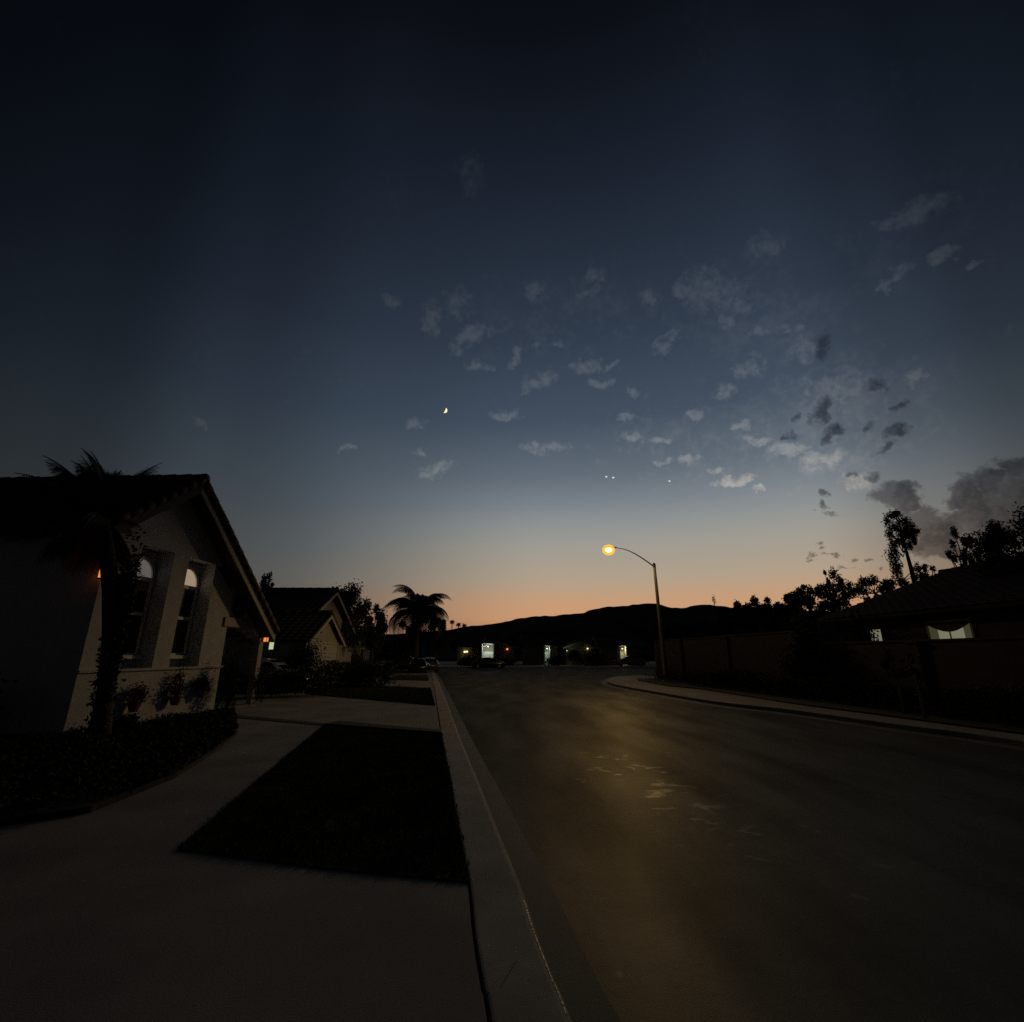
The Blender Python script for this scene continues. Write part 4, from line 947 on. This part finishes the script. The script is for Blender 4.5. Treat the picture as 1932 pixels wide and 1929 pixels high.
q = dep(936,1252,79); t = thing('path_light','tiny green path light in the dark hedge across the junction','path light',(q.x,77.5,.05))
MB().tube([(0,0,0),(0,0,.6)],.03,6).build('stake', MT['iron'], t); MB().ball((0,0,.66),.09).build('bulb', MT['e_yellow'], t)
for i,(px,yt,hw_) in enumerate([(870,1207,22),(905,1204,24),(950,1203,30),(1000,1206,26),(1050,1200,32),(1105,1196,34),(1155,1192,32),(1205,1186,32),(1245,1180,26),(1285,1176,30)]):
    tree_px(px,yt,1245,hw_,100, 100+i, ['dark tree left of the bright garage beyond the far houses','dark tree over the leftmost far roof gap','dark tree behind the bright far garage','dark tree between the white garage and lamp','dark tree just right of the hillside lamp','broad dark tree behind the lit plants','dark tree left of the far yellow porch','dark tree behind the far yellow porch','dark tree just left of the lamp pole','dark tree just right of the lamp pole'][i], group='trees behind the far houses', n=1500, clusters=12, base=.05)
for i,(px,rx_,hh,lb) in enumerate([(945,2.6,1.3,'dark hedge bush before the bright far garage'),(1082,1.2,2.2,'lit bush by the far porch'),(1120,2.6,1.8,'dark bush left of the far yellow porch'),(1048,1.6,1.6,'dark bush right of the green-white porch'),(1215,2.6,2.4,'dark bush at the right end of the far houses'),(885,1.8,1.2,'dark bush before the leftmost far house')]):
    q = dep(px,1250,78); shrub('shrub', lb, (q.x,78,.05), rx_,1.0,hh, 120+i, 1500, .28, 'leaf')

# ------------------------------------------------------------------ cars
def make_car(name, label, loc, rz, paint, group='cars parked along the street', lit=False):
    t = thing(name, label, 'car', loc, rz, group)
    # stations along x: (x, z_bottom, z_belt, half_w, z_top, half_w_top)
    st = [(-2.25,.38,.72,.70,.74,.60),(-2.1,.26,.86,.82,.90,.66),(-1.6,.22,.95,.87,1.00,.66),(-1.15,.22,.97,.88,1.28,.60),(-.6,.22,.97,.89,1.44,.58),(.2,.22,.96,.89,1.45,.58),(.75,.22,.95,.89,1.24,.60),
          (1.15,.22,.93,.88,.98,.66),(1.7,.22,.86,.87,.91,.64),(2.1,.26,.74,.82,.78,.58),(2.28,.36,.60,.68,.62,.50)]
    vs = []; n = 10
    for x,zb,zl,hw_,zt,ht in st:
        vs += [(x,-hw_*.9,zb),(x,-hw_,zb+.15),(x,-hw_*1.0,zl-.12),(x,-hw_*.95,zl),(x,-ht,zt),(x,ht,zt),(x,hw_*.95,zl),(x,hw_*1.0,zl-.12),(x,hw_,zb+.15),(x,hw_*.9,zb)]
    fs = [(i*n+k,i*n+(k+1)%n,(i+1)*n+(k+1)%n,(i+1)*n+k) for i in range(len(st)-1) for k in range(n)]+[tuple(range(n-1,-1,-1)),tuple(range((len(st)-1)*n,len(st)*n))]
    MB().add(vs, fs).build('body', MT[paint], t, True)
    g = MB(); e = .012
    for s in (-1,1):
        g.add([(-1.02,s*(.80+e),1.02),(.92,s*(.80+e),1.00),(.62,s*(.635+e),1.27),(-.25,s*(.60+e),1.38),(-.85,s*(.62+e),1.33)],[(0,1,2,3,4)])
    g.add([(1.16+e,-.60,1.00),(1.16+e,.60,1.00),(.45+e,.52,1.37+e),(.45+e,-.52,1.37+e)],[(0,1,2,3)])
    g.add([(-1.55-e,-.58,1.04),(-1.55-e,.58,1.04),(-.95-e,.52,1.37+e),(-.95-e,-.52,1.37+e)],[(3,2,1,0)])
    g.build('window', MT['glass'], t)
    for x_ in (-1.42,1.42):
        for s in (-1,1):
            y0 = s*.80; w_ = MB(); w_.tube([(x_,y0-s*.18,.32),(x_,y0+s*.10,.32)], .32, 18); wo_ = w_.build('wheel', MT['rubber'], t, True)
            MB().tube([(x_,y0+s*.101,.32),(x_,y0+s*.115,.32)], .20, 14).build('rim', MT['steel'], wo_)
    for s in (-1,1):
        MB().ball((2.14,s*.60,.66),.08,.16,.07).build('headlight', MT['glass'] if not lit else MT['e_white'], t, True)
        MB().ball((-2.16,s*.62,.76),.06,.15,.08).build('tail_light', MT['taillens'], t, True)
    return t
MT['taillens'] = mat('tail_lens', (.12,.01,.008), .2)
MT['paint_dark'] = mat('dark_car_paint', (.018,.020,.024), .22, spec=.6)
MT['paint_grey'] = mat('grey_car_paint', (.12,.12,.125), .25, spec=.6)
MT['paint_silver'] = mat('silver_car_paint', (.42,.42,.43), .28, metal=.3)
hd = math.atan2(1,-.17)
def on_road(px, Y): q = dep(px,1255,Y); return (q.x,Y,ZR)
make_car('parked_car', 'dark parked car at the left kerb with a bright glint on its side', on_road(789,50), hd, 'paint_dark')
make_car('parked_car', 'dark parked car farther along the left kerb by the junction', on_road(812,58), hd, 'paint_grey')
q = dep(770,1250,53); make_car('parked_car', 'dark car on the driveway left of the kerbside cars', (q.x,53,.005), R(5), 'paint_dark')
q = dep(511,1255,25.5); make_car('parked_car', 'pale car standing on the driveway of the second house', (-11.6,23.6,.005), R(4), 'paint_silver')
q = dep(1190,1248,76); make_car('parked_car', 'dim grey car parked below the far yellow porch', (q.x,76.5,.055), R(176), 'paint_grey')
q = dep(925,1256,73); make_car('parked_car', 'dark car at the far kerb in front of the bright garage', (q.x,68.2,ZR), R(2), 'paint_dark')

# ------------------------------------------------------------------ moon and planets
Ym = 5200
c_ = dep(839,773.5,Ym); s = Ym/ray(839,773.5)[1]; R1 = 5.0*s
fwd = (c_-Vector((0,0,EYE))).normalized(); ex = Vector((1,0,0)); ex = (ex-fwd*ex.dot(fwd)).normalized(); ez = fwd.cross(ex).normalized()
if ez.z < 0: ez = -ez
n = 24; arc = []
tilt = R(-28)
for k in range(n+1):
    a = -pi/2+pi*k/n; arc.append((R1*cos(a), R1*sin(a)))
for k in range(n,-1,-1):
    a = -pi/2+pi*k/n; arc.append((R1*.18*cos(a), R1*sin(a)))
def mp(p, dz): x_,y_ = p; xx = x_*cos(tilt)-y_*sin(tilt); yy = x_*sin(tilt)+y_*cos(tilt); return ex*xx+ez*yy+fwd*dz
vs = [mp(p,-R1*.3) for p in arc]+[mp(p,R1*.3) for p in arc]; m_ = len(arc)
fs = [(k,(k+1)%m_,m_+(k+1)%m_,m_+k) for k in range(m_)]+[(k, k+1, m_-2-k, m_-1-k) for k in range(n)]+[(m_+k, m_+k+1, 2*m_-2-k, 2*m_-1-k) for k in range(n)]
mo = MB().add(vs, fs).build('moon', MT['e_moon']); mo.location = c_; tag(mo, 'thin bright crescent moon in the blue sky left of centre', 'moon')
for (px,py,rr_,lb) in [(1144,899,2.0,'left point of light of the close pair above the street lamp'),(1157,900.5,2.2,'right point of light of the close pair above the street lamp'),(1263,907,1.9,'single point of light high above the lamp pole')]:
    c2 = dep(px,py,Ym); s = Ym/ray(px,py)[1]
    o = MB().ball((0,0,0), rr_*s, rr_*s, rr_*s*.65).build('planet', MT['e_planet'], smooth=True); o.location = c2; tag(o, lb, 'planet', 'points of light in the dusk sky')
